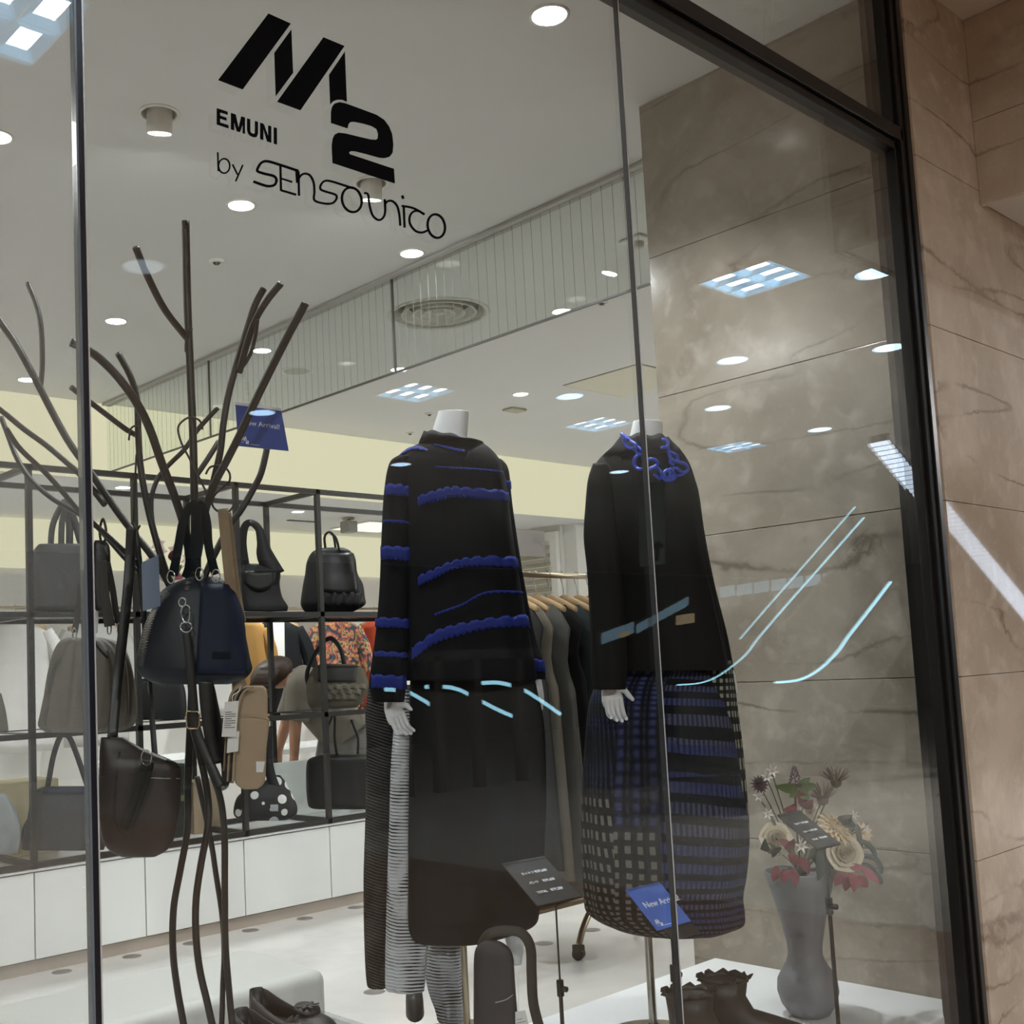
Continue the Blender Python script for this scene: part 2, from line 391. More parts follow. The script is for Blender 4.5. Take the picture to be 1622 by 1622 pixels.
# louvred panel on the far right side wall
wl = struct(MB().box((8.10, 7.1, 0), (8.2, 8.6, LOW)).build('wall_side', WALLP))
lv = [MB().box((8.05, 7.12, 1.0), (8.10, 7.20, 2.46)).build('frame_stile', WALLP), MB().box((8.05, 8.36, 1.0), (8.10, 8.44, 2.46)).build('frame_stile', WALLP),
      MB().box((8.05, 7.20, 2.38), (8.10, 8.36, 2.46)).build('frame_rail', WALLP)]
sl = MB().obox((8.075, 7.78, 0), Vector((.035, 0, .028)), Vector((0, .58, 0)), Vector((.002, 0, -.003))).build('slat', plain('louvre_cream', 'd8d2c0', .6))
for k in range(17):
    s2 = sl if k == 0 else sl.copy()
    if k: COL.objects.link(s2)
    s2.location = (0, 0, 1.04+k*.08); lv.append(s2)
whole('louvre_shutter', 'cream slatted louvre panel on the far wall above the clothes rail', 'louvre', lv)

# marble: inner return of the window bay, outer wall, bulkhead
ZS = [0, .209, .666, 1.124, 1.575, 2.036, 2.496, CEIL]
wr = struct(MB().box((XM+.02, 1.34, 0), (3.32, 2.145, CEIL)).build('wall_right', plain('joint_grout', '857967', .8)))
for k in range(7):
    MB().box((XM, 1.335, ZS[k]+.001), (XM+.05, 2.16, ZS[k+1]-.001)).build('marble_slab', MARB_IN, wr, bevel=.001)
    MB().box((XM+.051, 2.11, ZS[k]+.001), (3.33, 2.16, ZS[k+1]-.001)).build('marble_slab', MARB_IN, wr, bevel=.001)
wf = struct(MB().box((2.945, 1.295, 0), (7.0, 1.334, CEIL)).build('wall_front', bpy.data.materials['joint_grout']))
for k in range(7):
    a, b = ZS[k]+.0008, ZS[k+1]-.0008
    MB().box((2.905, 1.268, a), (2.932, 1.334, b)).build('marble_edge_strip', MARB_OUT, wf, bevel=.002)
    for x0, x1 in ((2.9328, 4.3), (4.302, 5.7), (5.702, 7.0)):
        MB().box((x0, 1.262, a), (x1, 1.30, b)).build('marble_slab', MARB_OUT, wf, bevel=.001)
wb = struct(MB().box((3.345, .88, 2.462), (7.0, 1.26, CEIL-.001)).build('wall_bulkhead', WHITE))
for a, b in ((2.452, 2.70), (2.7015, CEIL-.002)):
    MB().box((3.327, .86, a), (3.345, 1.2615, b)).build('marble_slab', MARB_OUT, wb, bevel=.001)
    MB().box((3.345, .86, a), (7.0, .88, b)).build('marble_slab', MARB_OUT, wb, bevel=.001)
# low window platform
struct(MB().box((-1.5, 1.335, 0), (XM-.001, 2.085, PZ)).build('trim_platform', PLATW, bevel=.004))

# ================================================================== shop window
win = tag(thing('window_1', 'large glazed shop window with dark metal frame and butt-jointed glass', None), kind='structure')
GL = glass('window_glass', (.955, .97, .963), gain=1.25); GLL = glass('window_glass_haze', (.93, .945, .94), haze=.05, gain=1.2)  # left pane: mirrored glare put into the glass as a whitish haze
def pane(x0, x1, z0, z1, mat, nm='glass_pane'): return MB().box((x0, GY-.005, z0), (x1, GY+.005, z1)).build(nm, mat, win)
pane(-1.6, .604, .02, 2.49, GLL); pane(.6165, 1.7203, .02, 2.49, GL); pane(1.7217, 2.84, .02, 2.49, GL)
pane(1.735, 2.84, 2.56, CEIL-.001, GL); pane(-1.6, 1.73, 2.56, CEIL-.001, GL)
EDGEG = plain('glass_edge_green', '8fa3a8', .15, spec=.8, bump=0); SILVER = plain('joint_silver', 'ccd0d4', .22, spec=.8, metal=.4, bump=0)
MB().box((.6042, GY-.0065, .0), (.6070, GY+.0065, 2.49)).build('joint_bead', plain('joint_blue_grey', '5d6874', .2, spec=.8, bump=0), win)
MB().box((.6073, GY-.006, .0), (.6142, GY+.006, 2.49)).build('mullion_core', plain('mullion_navy', '14161f', .25), win)
MB().box((.6145, GY-.0065, .0), (.6163, GY+.0065, 2.49)).build('joint_bead', SILVER, win)
MB().box((1.7200, GY-.0055, .02), (1.7206, GY+.0055, 2.49)).build('joint_seal', plain('seal_dark', '2c2f33', .4), win)
MB().box((1.7206, GY-.0055, .02), (1.7240, GY+.0055, 2.49)).build('joint_bead', SILVER, win)
# head rail: three stepped sections
MB().box((-1.6, 1.262, 2.512), (2.87, 1.33, 2.548)).build('head_rail', DKBRONZE, win, bevel=.002)
MB().box((-1.6, 1.272, 2.488), (2.87, 1.318, 2.509)).build('head_rail_bead', DKBRONZE, win, bevel=.002)
MB().box((-1.6, 1.278, 2.551), (2.87, 1.312, 2.560)).build('head_rail_bead', DKBRONZE, win, bevel=.001)
for x0, x1, y0, y1 in ((2.838, 2.853, 1.272, 1.338), (2.855, 2.878, 1.262, 1.338), (2.880, 2.904, 1.256, 1.334)):
    MB().box((x0, y0, .0), (x1, y1, CEIL-.001)).build('frame_post', DKBRONZE, win, bevel=.002)
MB().box((-1.6, 1.27, 0), (2.838, 1.31, .03)).build('sill_rail', DKBRONZE, win, bevel=.002)

# vinyl lettering on the glass (traced in the sign's own plane)
Y0 = GY-.0056
def zp(x, y): return on_y(300+x/3.244, y/3.244, Y0)
def decal(name, polys, parent=None):
    mb = MB()
    for p in polys: mb.prism([zp(*q) for q in p], (0, -.0006, 0))
    return mb.build(name, VINYL, parent)
lg = [decal('letter_stroke', [p]) for p in ([(405, 70), (520, 122), (273, 460), (147, 412)], [(523, 152), (532, 375), (443, 495), (436, 272)],
      [(688, 192), (796, 237), (570, 567), (450, 523)], [(798, 265), (808, 523), (785, 513), (757, 513), (738, 521), (723, 537), (717, 385)])]
two = [(727, 632), (727, 575), (733, 548), (745, 533), (770, 525), (800, 531), (880, 560), (960, 590), (1000, 616), (1025, 650), (1041, 690), (1047, 745), (1043, 785), (1028, 806), (1003, 813), (975, 811), (900, 790), (850, 778), (830, 777), (819, 784),
       (824, 793), (1050, 868), (1055, 943), (735, 838), (731, 750), (736, 712), (746, 692), (765, 682), (800, 686), (870, 703), (930, 717), (955, 719), (967, 712), (969, 688), (961, 664), (935, 648), (890, 635), (845, 626), (826, 628), (816, 640), (812, 660)]
lg.append(decal('numeral_stroke', [two]))
whole('logo_decal', 'large slanted black M and numeral 2 emblem on the window glass', 'logo', lg)
# EMUNI: slab strokes
def bar(a, b, wd):   # horizontal-ended bar between two points of the lettering
    return [(a[0]-wd/2, a[1]), (a[0]+wd/2, a[1]), (b[0]+wd/2, b[1]), (b[0]-wd/2, b[1])]
def sl_(x): return .335*x      # slope of the lettering line
em = []
def ltr(polys): em.append(decal('letter', [[(px, py+sl_(px-140)) for px, py in p] for p in polys]))
T, Bm = 556, 640
ltr([[(140, T), (157, T), (157, Bm), (140, Bm)], [(157, T), (196, T), (196, T+16), (157, T+16)], [(157, T+33), (190, T+33), (190, T+48), (157, T+48)], [(157, Bm-16), (200, Bm-16), (200, Bm), (157, Bm)]])
ltr([[(213, T), (229, T), (229, Bm), (213, Bm)], [(229, T), (237, T), (252, Bm-20), (252, Bm), (243, Bm), (229, T+40)], [(252, Bm-20), (266, T), (273, T), (273, T+40), (259, Bm), (252, Bm)], [(273, T), (285, T), (285, Bm), (273, Bm)]])
ltr([[(296, T), (312, T), (312, Bm-24), (296, Bm-24)], [(336, T), (352, T), (352, Bm-24), (336, Bm-24)], [(296, Bm-24), (312, Bm-24), (316, Bm-17), (324, Bm-15), (332, Bm-17), (336, Bm-24), (352, Bm-24), (346, Bm-6), (335, Bm+1), (324, Bm+2), (312, Bm+1), (301, Bm-7)]])
ltr([[(363, T), (379, T), (379, Bm), (363, Bm)], [(379, T), (384, T+6), (404, Bm-28), (404, Bm), (399, Bm), (379, T+26)], [(404, T), (420, T), (420, Bm), (404, Bm)]])
ltr([[(433, T), (449, T), (449, Bm), (433, Bm)]])
whole('name_decal', 'small bold black EMUNI lettering on the window glass under the emblem', 'lettering', em)
# thin script line: flat strokes
def stroke(mb, pts, wd=10, closed=False, sub=5):
    P = [Vector((x, y, 0)) for x, y in pts]
    if closed: P = P+[P[0]]
    if len(P) > 2: P, _ = catmull(P, sub)
    L = []; R = []
    for i, p in enumerate(P):
        t = (P[min(i+1, len(P)-1)]-P[max(i-1, 0)]).normalized(); nn = Vector((-t.y, t.x, 0))*wd/2
        L.append(p+nn); R.append(p-nn)
    for i in range(len(P)-1):
        mb.prism([zp(q.x, q.y) for q in (L[i], L[i+1], R[i+1], R[i])], (0, -.0006, 0))
def ell(cx, cy, rx, ry, tilt=0, n=14): return [(cx+rx*math.cos(a)*math.cos(tilt)-ry*math.sin(a)*math.sin(tilt), cy+rx*math.cos(a)*math.sin(tilt)+ry*math.sin(a)*math.cos(tilt)) for a in [2*PI*i/n for i in range(n)]]
scp = []
def glyph(*st):
    mb = MB()
    for s_ in st: stroke(mb, *s_) if isinstance(s_, tuple) and isinstance(s_[0], list) else stroke(mb, s_)
    scp.append(mb.build('letter', VINYL))
glyph(([(145, 783), (148, 880)], 8), (ell(178, 853, 29, 37), 8, True)); glyph(([(221, 845), (247, 898)], 8), ([(274, 848), (237, 932)], 8))
glyph(([(560, 879), (460, 846), (400, 829), (370, 836), (353, 860), (350, 880), (385, 893), (432, 905), (447, 925), (437, 950), (408, 957), (378, 951), (328, 933)], 13))
glyph(([(467, 850), (470, 980)], 11), ([(470, 978), (548, 1001)], 11), ([(472, 918), (528, 936)], 9), ([(548, 875), (552, 940)], 9))
glyph(([(560, 880), (563, 1006)], 11), ([(563, 915), (578, 897), (600, 893), (622, 905), (638, 940), (642, 985), (643, 1030), (700, 1047), (738, 1042), (756, 1018), (748, 1000), (700, 985), (673, 972), (676, 948), (697, 930), (735, 934), (840, 968)], 11))
glyph((ell(834, 1027, 50, 64, -.25), 12, True)); glyph(([(897, 992), (917, 1000), (924, 1050), (940, 1105), (968, 1130), (992, 1122), (1005, 1090), (1003, 1024)], 11))
glyph(([(1003, 1024), (1006, 1060)], 10), ([(1004, 1048), (1022, 1033), (1046, 1036), (1068, 1062), (1079, 1110), (1083, 1160)], 11)); glyph(([(1101, 1064), (1105, 1170)], 11), ([(1092, 1005), (1099, 1022)], 13))
glyph(([(1090, 1058), (1150, 1070), (1208, 1102)], 11), ([(1205, 1102), (1178, 1085), (1150, 1088), (1132, 1112), (1133, 1150), (1160, 1186), (1195, 1195), (1226, 1182)], 11)); glyph((ell(1268, 1162, 44, 61, -.2), 12, True))
whole('script_decal', 'thin black script lettering reading by sensounico along the window glass', 'lettering', scp)

# ================================================================== hanging smoke barrier of wired glass
XB = 3.326; bp = [MB().box((XB-.03, 2.2, CEIL-.016), (XB+.03, YF-.01, CEIL-.002)).build('top_rail', plain('rail_grey', 'a9a8a4', .5)),
                  MB().box((XB-.006, 2.2, 2.555), (XB+.006, YF-.01, 2.563)).build('bottom_edge', plain('barrier_edge', '4b4c48', .4))]
BG = glass('barrier_glass', (.93, .955, .94), gain=1.0)
js = [2.2, 3.847, 5.45, YF-.01]
for a, b in zip(js, js[1:]): bp.append(MB().box((XB-.003, a+.004, 2.563), (XB+.003, b-.004, CEIL-.016)).build('glass_panel', BG))
for y in js[1:3]: bp.append(MB().box((XB-.005, y-.004, 2.563), (XB+.005, y+.004, CEIL-.016)).build('joint_strip', bpy.data.materials['barrier_edge']))
wm = MB(); y = 2.25
while y < YF-.05:
    wm.box((XB-.0005, y-.0005, 2.563), (XB+.0005, y+.0005, CEIL-.016)); y += .052
wo = wm.build('wire', plain('wire_grey', '767a75', .8)); wo['kind'] = 'stuff'; bp.append(wo)
whole('smoke_barrier', 'hanging wired-glass smoke barrier running back from the marble under the ceiling', 'glass barrier', bp, loc=(XB, 4.4, 2.555))

# ================================================================== ceiling fixtures
RIMW = plain('rim_white', 'e8e6e0', .4); REFL = plain('reflector_white', 'f2f0ea', .3)
def lamp(parent, loc, r, power, col=(.955, .985, 1), rot=(0, 0, 0), shape='DISK', size_y=None, spread=None):
    l = bpy.data.lights.new('lamp', 'AREA'); l.shape = shape; l.size = r*2; l.energy = power; l.color = col
    if size_y: l.size_y = size_y
    if spread: l.spread = spread
    o = bpy.data.objects.new('lamp', l); COL.objects.link(o); o.parent = parent; o.location = loc; o.rotation_euler = rot; return o
DLW = 11.5
def downlight(x, y, label, power=DLW):
    e = thing('downlight', label, 'downlight', (x, y, CEIL), 'recessed shop downlights')
    MB().lathe([(.058, 0), (.058, -.003), (.050, -.005), (.047, -.001), (.047, .004)], n=32).build('rim', RIMW, e, True)
    MB().lathe([(.047, .002), (.028, .055), (.028, .06)], n=32).build('reflector', REFL, e, True)
    MB().lathe([(0, .058), (.0275, .058)], n=24).build('lens', WHITELIT, e, True)
    lamp(e, (0, 0, .052), .024, power); return e
DLL = ['round recessed downlight beside the lettering, glowing white above the tree stand', 'round recessed downlight just left of the smoke barrier top rail', 'round recessed downlight nearest the window at the top of the picture',
       'round recessed downlight beyond the smoke barrier, right of the circular vent', 'round recessed downlight beyond the barrier below the circular vent', 'round recessed downlight seen through the barrier above the ceiling speaker',
       'round recessed downlight at far left against the cream fascia'] + ['round recessed shop downlight out of the picture']*6
for k, ((x, y), l) in enumerate(zip(DL, DLL)): downlight(x, y, l, {2: 42, 7: 22}.get(k, DLW))
for i, (x, y) in enumerate(LDL):
    e = downlight(x, y, ['round downlight in the low rear ceiling above the shelf frame', 'added round downlight in the low rear ceiling behind the striped tunic', 'added round downlight in the low rear ceiling near the louvre', 'added round downlight in the low rear ceiling at far left', 'added round downlight in the low rear ceiling out of the picture'][i], 42)
    e.location.z = LOW
for i, (x, y) in enumerate(GIM):
    e = thing('spotlight', ['white cylindrical ceiling spotlight left of the emblem', 'white cylindrical ceiling spotlight half hidden behind the numeral 2'][i], 'spotlight', (x, y, CEIL), 'gimbal ceiling spots')
    MB().lathe([(.066, 0), (.066, -.003), (.056, -.005), (.054, 0), (.054, .05)], n=36).build('rim', RIMW, e, True)
    a = Vector((.12, .25, -1)).normalized()
    MB().lathe([(0, -.06), (.038, -.06), (.040, -.055), (.040, .028), (.041, .029), (.041, .055), (.036, .058), (.034, .05)], (0, 0, -.004), 32, a).build('barrel', RIMW, e, True)
    MB().lathe([(0, .051), (.034, .051)], (0, 0, -.004), 24, a).build('lens', WHITELIT, e, True)
    l = lamp(e, a*.06, .03, 11); l.rotation_euler = (-a).to_track_quat('Z', 'Y').to_euler()
e = thing('air_vent', 'large round ceiling air vent with concentric rings seen through the barrier', 'vent', (*VENT, CEIL))
VM = plain('vent_grey', 'd0cec6', .5)
MB().lathe([(.262, 0), (.262, -.006), (.250, -.009), (.236, -.002), (.226, .05)], n=48).build('outer_ring', VM, e, True)
for r in (.190, .130, .078): MB().lathe([(r-.034, .040), (r-.012, .012), (r, -.006), (r+.005, -.003), (r-.007, .016), (r-.030, .044)], n=48).build('cone_ring', VM, e, True)
MB().lathe([(0, .0), (.03, .0), (.032, .03)], n=24).build('hub', VM, e, True); MB().lathe([(0, .07), (.23, .07)], n=32).build('duct', plain('duct_dark', '55534e', .8), e)
e = thing('ceiling_speaker', 'round flush ceiling speaker grille beyond the barrier above the blue sign', 'speaker', (3.899, 5.405, CEIL))
MB().lathe([(.095, 0), (.095, -.004), (.084, -.006), (.081, -.002)], n=36).build('rim', RIMW, e, True); MB().lathe([(0, -.0025), (.081, -.002)], n=36).build('grille', plain('grille_grey', 'b4b2aa', .7), e)
def sprinkler(x, y, label, z=CEIL):
    e = thing('sprinkler', label, 'sprinkler', (x, y, z), 'ceiling sprinklers')
    MB().lathe([(.034, 0), (.032, -.006), (.018, -.009)], n=24).build('cup', RIMW, e, True); MB().lathe([(.010, -.008), (.007, -.014), (.012, -.017), (.0, -.018)], n=16).build('head', plain('sprinkler_metal', '6d6a64', .4, metal=.8), e, True)
sprinkler(2.575, 4.129, 'small sprinkler head between the tree tips and the lettering'); sprinkler(4.445, 3.534, 'small sprinkler head beyond the barrier near the glass joint')
sprinkler(5.347, 5.842, 'small sprinkler head right of the hanging blue sign'); sprinkler(5.65, 6.4, 'small sprinkler head near the white mannequin neck')
e = thing('smoke_detector', 'white square ceiling detector beside the marble edge', 'detector', (3.919, 2.9, CEIL))
MB().box((-.06, -.06, -.012), (.06, .06, 0)).build('plate', RIMW, e, bevel=.006); MB().lathe([(.028, -.012), (.026, -.03), (.018, -.036), (0, -.036)], n=20).build('sensor', plain('sensor_grey', 'b9b6ac', .5), e, True)
e = thing('ceiling_plate', 'small square beige ceiling plate between the mannequin necks', 'ceiling plate', (5.784, 5.429, CEIL)); MB().box((-.075, -.05, -.015), (.075, .05, 0)).build('plate', plain('plate_beige', 'b8b19b', .6), e, bevel=.004)
e = thing('ceiling_recess', 'lit ceiling recess next to the marble, imitated by a cream square with dark seam', 'recess', (5.55, 4.15, CEIL)); hp = on_z(958, 590, CEIL)
e.location = (hp.x+.32, hp.y+.05, CEIL); MB().box((-.3, -.3, -.006), (.3, .3, 0)).build('panel', plain('recess_cream', 'd9d6c2', .7), e, bevel=.002); MB().box((-.31, -.31, -.0025), (.31, .31, 0)).build('seam', plain('seam_grey', '76736c', .7), e)  # pale panel stands in for the lit cove opening
# louvred troffers: six cells each
MALLP = 300
def troffer(x, y, h, label, tube, cell, group, power=0, z=CEIL, col=(.955, .985, 1)):
    e = thing('louvre_light', label, 'ceiling light', (x, y, z), group)
    fr = MB(); t = .006
    for a, b in (((-h-t*2, -h-t*2), (h+t*2, -h)), ((-h-t*2, h), (h+t*2, h+t*2)), ((-h-t*2, -h), (-h, h)), ((h, -h), (h+t*2, h))): fr.box((a[0], a[1], -.004), (b[0], b[1], .002))
    fr.build('frame', RIMW, e); nx, ny = 3, 2
    MB().box((-h, -h, .094), (h, h, .099)).build('housing', RIMW, e)
    for i in range(nx):
        for j in range(ny):
            x0, x1 = -h+2*h*i/nx+.002, -h+2*h*(i+1)/nx-.002; y0, y1 = -h+2*h*j/ny+.002, -h+2*h*(j+1)/ny-.002
            cx, cy, dx, dy = (x0+x1)/2, (y0+y1)/2, (x1-x0)*.26, (y1-y0)*.24
            lc = MB().add([(x0, y0, 0), (x1, y0, 0), (x1, y1, 0), (x0, y1, 0), (cx-dx, cy-dy, .016), (cx+dx, cy-dy, .016), (cx+dx, cy+dy, .016), (cx-dx, cy+dy, .016)],
                     [(0, 1, 5, 4), (1, 2, 6, 5), (2, 3, 7, 6), (3, 0, 4, 7)]).build('louvre_cell', cell, e)
            if cell is CELLB:
                lc.data.materials.append(CELLB2); lc.data.polygons[1].material_index = 1; lc.data.polygons[3].material_index = 1
            MB().add([(cx-dx, cy-dy, .0165), (cx+dx, cy-dy, .0165), (cx+dx, cy+dy, .0165), (cx-dx, cy+dy, .0165)], [(0, 3, 2, 1)]).build('tube_window', tube, e)
    if power: lamp(e, (0, 0, -.006), h, power, col, shape='SQUARE')
    return e
for i, (x, y) in enumerate(TROF):
    l = {0: 'blue-white louvred mall ceiling light mirrored at the top left corner of the glass', 1: 'blue-white louvred mall ceiling light mirrored in front of the marble wall', 2: 'blue-white louvred mall ceiling light mirrored above the striped tunic',
         3: 'louvred mall ceiling light mirrored beside the necklace mannequin neck', 4: 'faint louvred mall ceiling light mirrored on the marble right of the blue necklace'}.get(i, 'added louvred mall ceiling light out of the mirrored view')
    troffer(x, y, .188, l, TUBEW, CELLB, 'mall louvre lights', (0, 0, 0, 0, 0, MALLP, MALLP, MALLP, MALLP*1.1, MALLP*.7, 0, 0, 0)[i], col=(1, .985, .96))
STUBE = emit('shop_tube', 'fff3dc', 12); SCELL = emit('shop_louvre', 'fff1d6', 4); STUBE.cycles.emission_sampling = SCELL.cycles.emission_sampling = 'NONE'
for x, y in STROF: troffer(x, y, .28, 'added warm louvred shop ceiling light out of the picture, for ambient light', STUBE, SCELL, 'added shop louvre lights', 14)
MDL = {0: 'round mall downlight mirrored over the left tree tip', 1: 'round mall downlight mirrored on the hanging blue sign', 2: 'round mall downlight mirrored on the striped tunic shoulder', 3: 'round blue mall downlight mirrored between the two necks',
       4: 'round mall downlight mirrored on the black top below the necklace', 5: 'large round mall downlight mirrored beside the right window post', 6: 'round mall downlight mirrored on the marble above the necklace', 7: 'small round mall downlight mirrored on the upper marble',
       8: 'round mall downlight mirrored on marble by the window post', 9: 'round mall downlight mirrored on the marble above the light belt'}
MALLDIM = emit('mall_disc_dim', 'd8e6f2', 2.2); MALLDIM.cycles.emission_sampling = 'NONE'
for i, (x, y) in enumerate(MD):
    e = thing('mall_downlight', MDL[i], 'downlight', (x, y, CEIL), 'mall downlights')
    MB().lathe([(.10, 0), (.10, -.004), (.086, -.005)], n=32).build('rim', RIMW, e, True); MB().lathe([(0, -.005), (.086, -.005)], n=32).build('lens', MALLDISC if i else MALLDIM, e)
# ================================================================== metal tree stand with bags
TD = 2.05
def tp(x, y, dd=0.0): return at(x, y, TD+dd)
TREEM = plain('tree_black', '211f1d', .42, spec=.45, var=.1)
def polyline(pts, d0, d1):
    n = len(pts); return [tp(x, y, d0+(d1-d0)*i/(n-1)) for i, (x, y) in enumerate(pts)]
br = []
def branch(pts, d0, d1, wpx=12, nm='branch'):
    br.append(MB().tube(polyline(pts, d0, d1), wpx/FPX*TD/2, 10, 6).build(nm, TREEM, None, True))
branch([(294, 350), (297, 480), (302, 600), (306, 700), (308, 800), (309, 900), (308, 1000), (303, 1120), (297, 1250)], -.02, .0, 12.5, 'trunk')
branch([(215, 392), (235, 440), (262, 492), (300, 540)], -.13, -.015, 11)
branch([(112, 542), (148, 560), (185, 595), (217, 639), (237, 679), (256, 733), (276, 785), (292, 835), (304, 890), (306, 960)], -.16, .0, 13)
branch([(187, 560), (207, 597), (217, 634), (219, 684), (222, 733), (230, 785), (243, 840), (263, 905), (290, 970), (300, 1050)], .10, .02, 11)
branch([(112, 613), (135, 631), (165, 654), (198, 679), (217, 690)], .0, .085, 9)
branch([(418, 457), (403, 486), (386, 540), (374, 580), (362, 625), (354, 671), (349, 715), (340, 755), (326, 810), (314, 880)], .03, .01, 11)
branch([(445, 449), (423, 476), (404, 508), (390, 548), (379, 590)], -.06, .02, 11)
branch([(408, 506), (405, 530), (399, 555), (391, 571), (383, 583)], -.03, .025, 6)
branch([(484, 480), (448, 548), (411, 622), (381, 686), (359, 730), (344, 758), (330, 792), (315, 860), (309, 940)], -.17, -.01, 12)
branch([(345, 646), (313, 681), (293, 711), (266, 738), (249, 760), (240, 790), (242, 830), (256, 885)], .12, .04, 8)
branch([(424, 705), (414, 748), (401, 775), (381, 809), (366, 829), (344, 870), (322, 920), (311, 980)], .14, .01, 11)
branch([(346, 700), (331, 724), (312, 752)], .06, .0, 9)
branch([(-30, 465), (5, 516), (25, 545), (54, 597), (86, 659), (111, 703), (146, 752), (185, 809), (213, 846), (240, 880), (270, 930), (299, 1010)], .16, .03, 12)
branch([(44, 449), (57, 481), (65, 518), (67, 573), (64, 614)], .20, .13, 9)
branch([(-20, 640), (0, 649), (37, 679), (74, 706), (106, 733), (130, 755), (166, 800)], .22, .07, 10)
branch([(2, 661), (15, 696), (27, 726), (49, 760), (83, 790), (111, 806), (148, 829), (176, 859), (200, 886), (240, 925), (290, 1000)], .24, .03, 9)
branch([(10, 679), (32, 711), (74, 751), (104, 785), (128, 812), (166, 845), (203, 879), (240, 915)], .10, .05, 9)
branch([(297, 1240), (297, 1311), (286, 1376), (275, 1439), (274, 1507), (281, 1567), (292, 1630), (312, 1760), (320, 1868)], .0, .0, 11, 'leg')
branch([(305, 1150), (322, 1220), (330, 1270), (329, 1311), (319, 1365), (311, 1420), (310, 1474), (316, 1534), (331, 1600), (352, 1700), (380, 1880)], -.03, -.09, 11, 'leg')
branch([(318, 1180), (346, 1254), (354, 1300), (356, 1343), (356, 1412), (357, 1493), (362, 1560), (372, 1660), (396, 1845)], .02, .06, 11, 'leg')
branch([(312, 1230), (333, 1327), (342, 1384), (352, 1452), (355, 1507), (353, 1561), (350, 1640), (338, 1760), (330, 1845)], .05, .07, 9, 'leg')
bl = on_z(345, 1868, PZ); bl = at(352, 1868, TD-.01); bx, by = bl.x, bl.y
br.append(MB().lathe([(0, PZ+.001), (.135, PZ+.001), (.135, PZ+.008), (.12, PZ+.012), (0, PZ+.012)], (bx, by-.02, 0), 40).build('base_plate', TREEM, None, True))
whole('tree_stand', 'tall black metal tree stand with curved tube branches carrying handbags', 'display stand', br, loc=(bx, by, PZ))
def hook(pts, d, label, w=3.4): return tag(MB().tube([tp(x, y, d+.004*math.sin(i)) for i, (x, y) in enumerate(pts)], w/FPX*TD/2, 8, 5).build('s_hook', BLACKM, None, True), label, 'hook', 'hooks on the tree stand')
hook([(321, 680), (316, 666), (301, 661), (287, 669), (282, 681), (288, 703), (301, 728), (318, 762), (327, 782), (326, 798), (317, 806), (306, 803)], -.03, 'thin black S-hook looped over the trunk holding the navy bag')
hook([(326, 751), (333, 740), (346, 738), (357, 741), (364, 751), (363, 763), (353, 772), (341, 783), (336, 794), (338, 803), (346, 810), (358, 812), (366, 807), (372, 797)], -.05, 'thin black S-hook carrying the taupe woven strap')
hook([(223, 700), (218, 676), (208, 678), (205, 690), (204, 697)], .05, 'small black hook at the left branch fork')
hook([(305, 520), (297, 527), (294, 545), (294, 557)], -.035, 'short black hook under the upper trunk fork')
hook([(216, 720), (214, 760), (212, 800), (211, 828), (216, 840), (222, 832)], .04, 'long thin hook hanging above the brown leather strap')

NYLON = plain('navy_nylon', '19212b', .5, spec=.4, var=.35, nscale=7, bump=.25); NAVY2 = cloth('navy_panel', '1b2236', .6)
DKWEB = cloth('dark_webbing', '141b22', .8, weave=300); BLEATH = plain('black_leather', '121213', .38, spec=.5, var=.2, nscale=25, bump=.15)
TAUPEC = cloth('taupe_canvas', 'a3917b', .85, var=.06); BROWNL = plain('brown_leather', '2a201e', .42, var=.2, nscale=12, bump=.2)
GREYN = plain('grey_nylon', '706c65', .6, var=.22, nscale=9, bump=.3); GREYW = cloth('grey_webbing', '4b4a48', .8)
PAPER = plain('tag_paper', 'dcdcdc', .7, var=.02); INK = plain('ink_black', '202020', .7)
def gather(k, a, top=.3): return lambda t, v: a*math.sin(2*PI*k*t)*(1 if v < top else .5)+a*.6*math.sin(2*PI*(k*1.7)*t+v*7)
def ring_loop(x, y, d, rx, ry, wpx=2.2, mat=CHROME, nm='ring', n=14):
    p = [at(x+rx*math.cos(a), y+ry*math.sin(a), d) for a in [2*PI*i/n for i in range(n+1)]]
    return MB().tube(p, wpx/FPX*d/2, 8, 2).build(nm, mat, None, True)
def rib(pts, d, wpx, mat, nm='strap', th=.002, face=None):
    d = d if isinstance(d, (list, tuple)) else [d]*len(pts)
    return MB().ribbon([at(x, y, q) for (x, y), q in zip(pts, d)], wpx/FPX*d[0], th, face or _r).build(nm, mat, None, True)
def rib3(pts, d, w, mat, nm='strap', th=.002):   # strap lying in the picture-facing plane, wide across its run
    P = [at(x, y, d if not isinstance(d, (list, tuple)) else d[i]) for i, (x, y) in enumerate(pts)]
    k0 = len(P); P2, _ = catmull(P, 5); rings = []
    for i, p in enumerate(P2):
        T = (P2[min(i+1, len(P2)-1)]-P2[max(i-1, 0)]).normalized(); N = _f; W = T.cross(N).normalized(); N = W.cross(T); h = w/FPX*TD/2
        rings.append([p-W*h-N*th/2, p+W*h-N*th/2, p+W*h+N*th/2, p-W*h+N*th/2, p-W*h-N*th/2])
    return MB().loft(rings).build(nm, mat, None, True)
def zipper(body, pts, wpx, d, nm='zip'):
    P = [body.front(x, y, .003) for x, y in pts]; P, _ = catmull(P, 14); mb = MB()
    for i in range(len(P)-1):
        T = (P[i+1]-P[i]); c = (P[i]+P[i+1])/2; W = T.normalized().cross(_f).normalized(); s_ = 1 if i % 2 else -1
        mb.obox(c+W*s_*.0012, W*(wpx/FPX*d/2), T*.22, _f*.0008)
    o = mb.build(nm, CHROME); return o
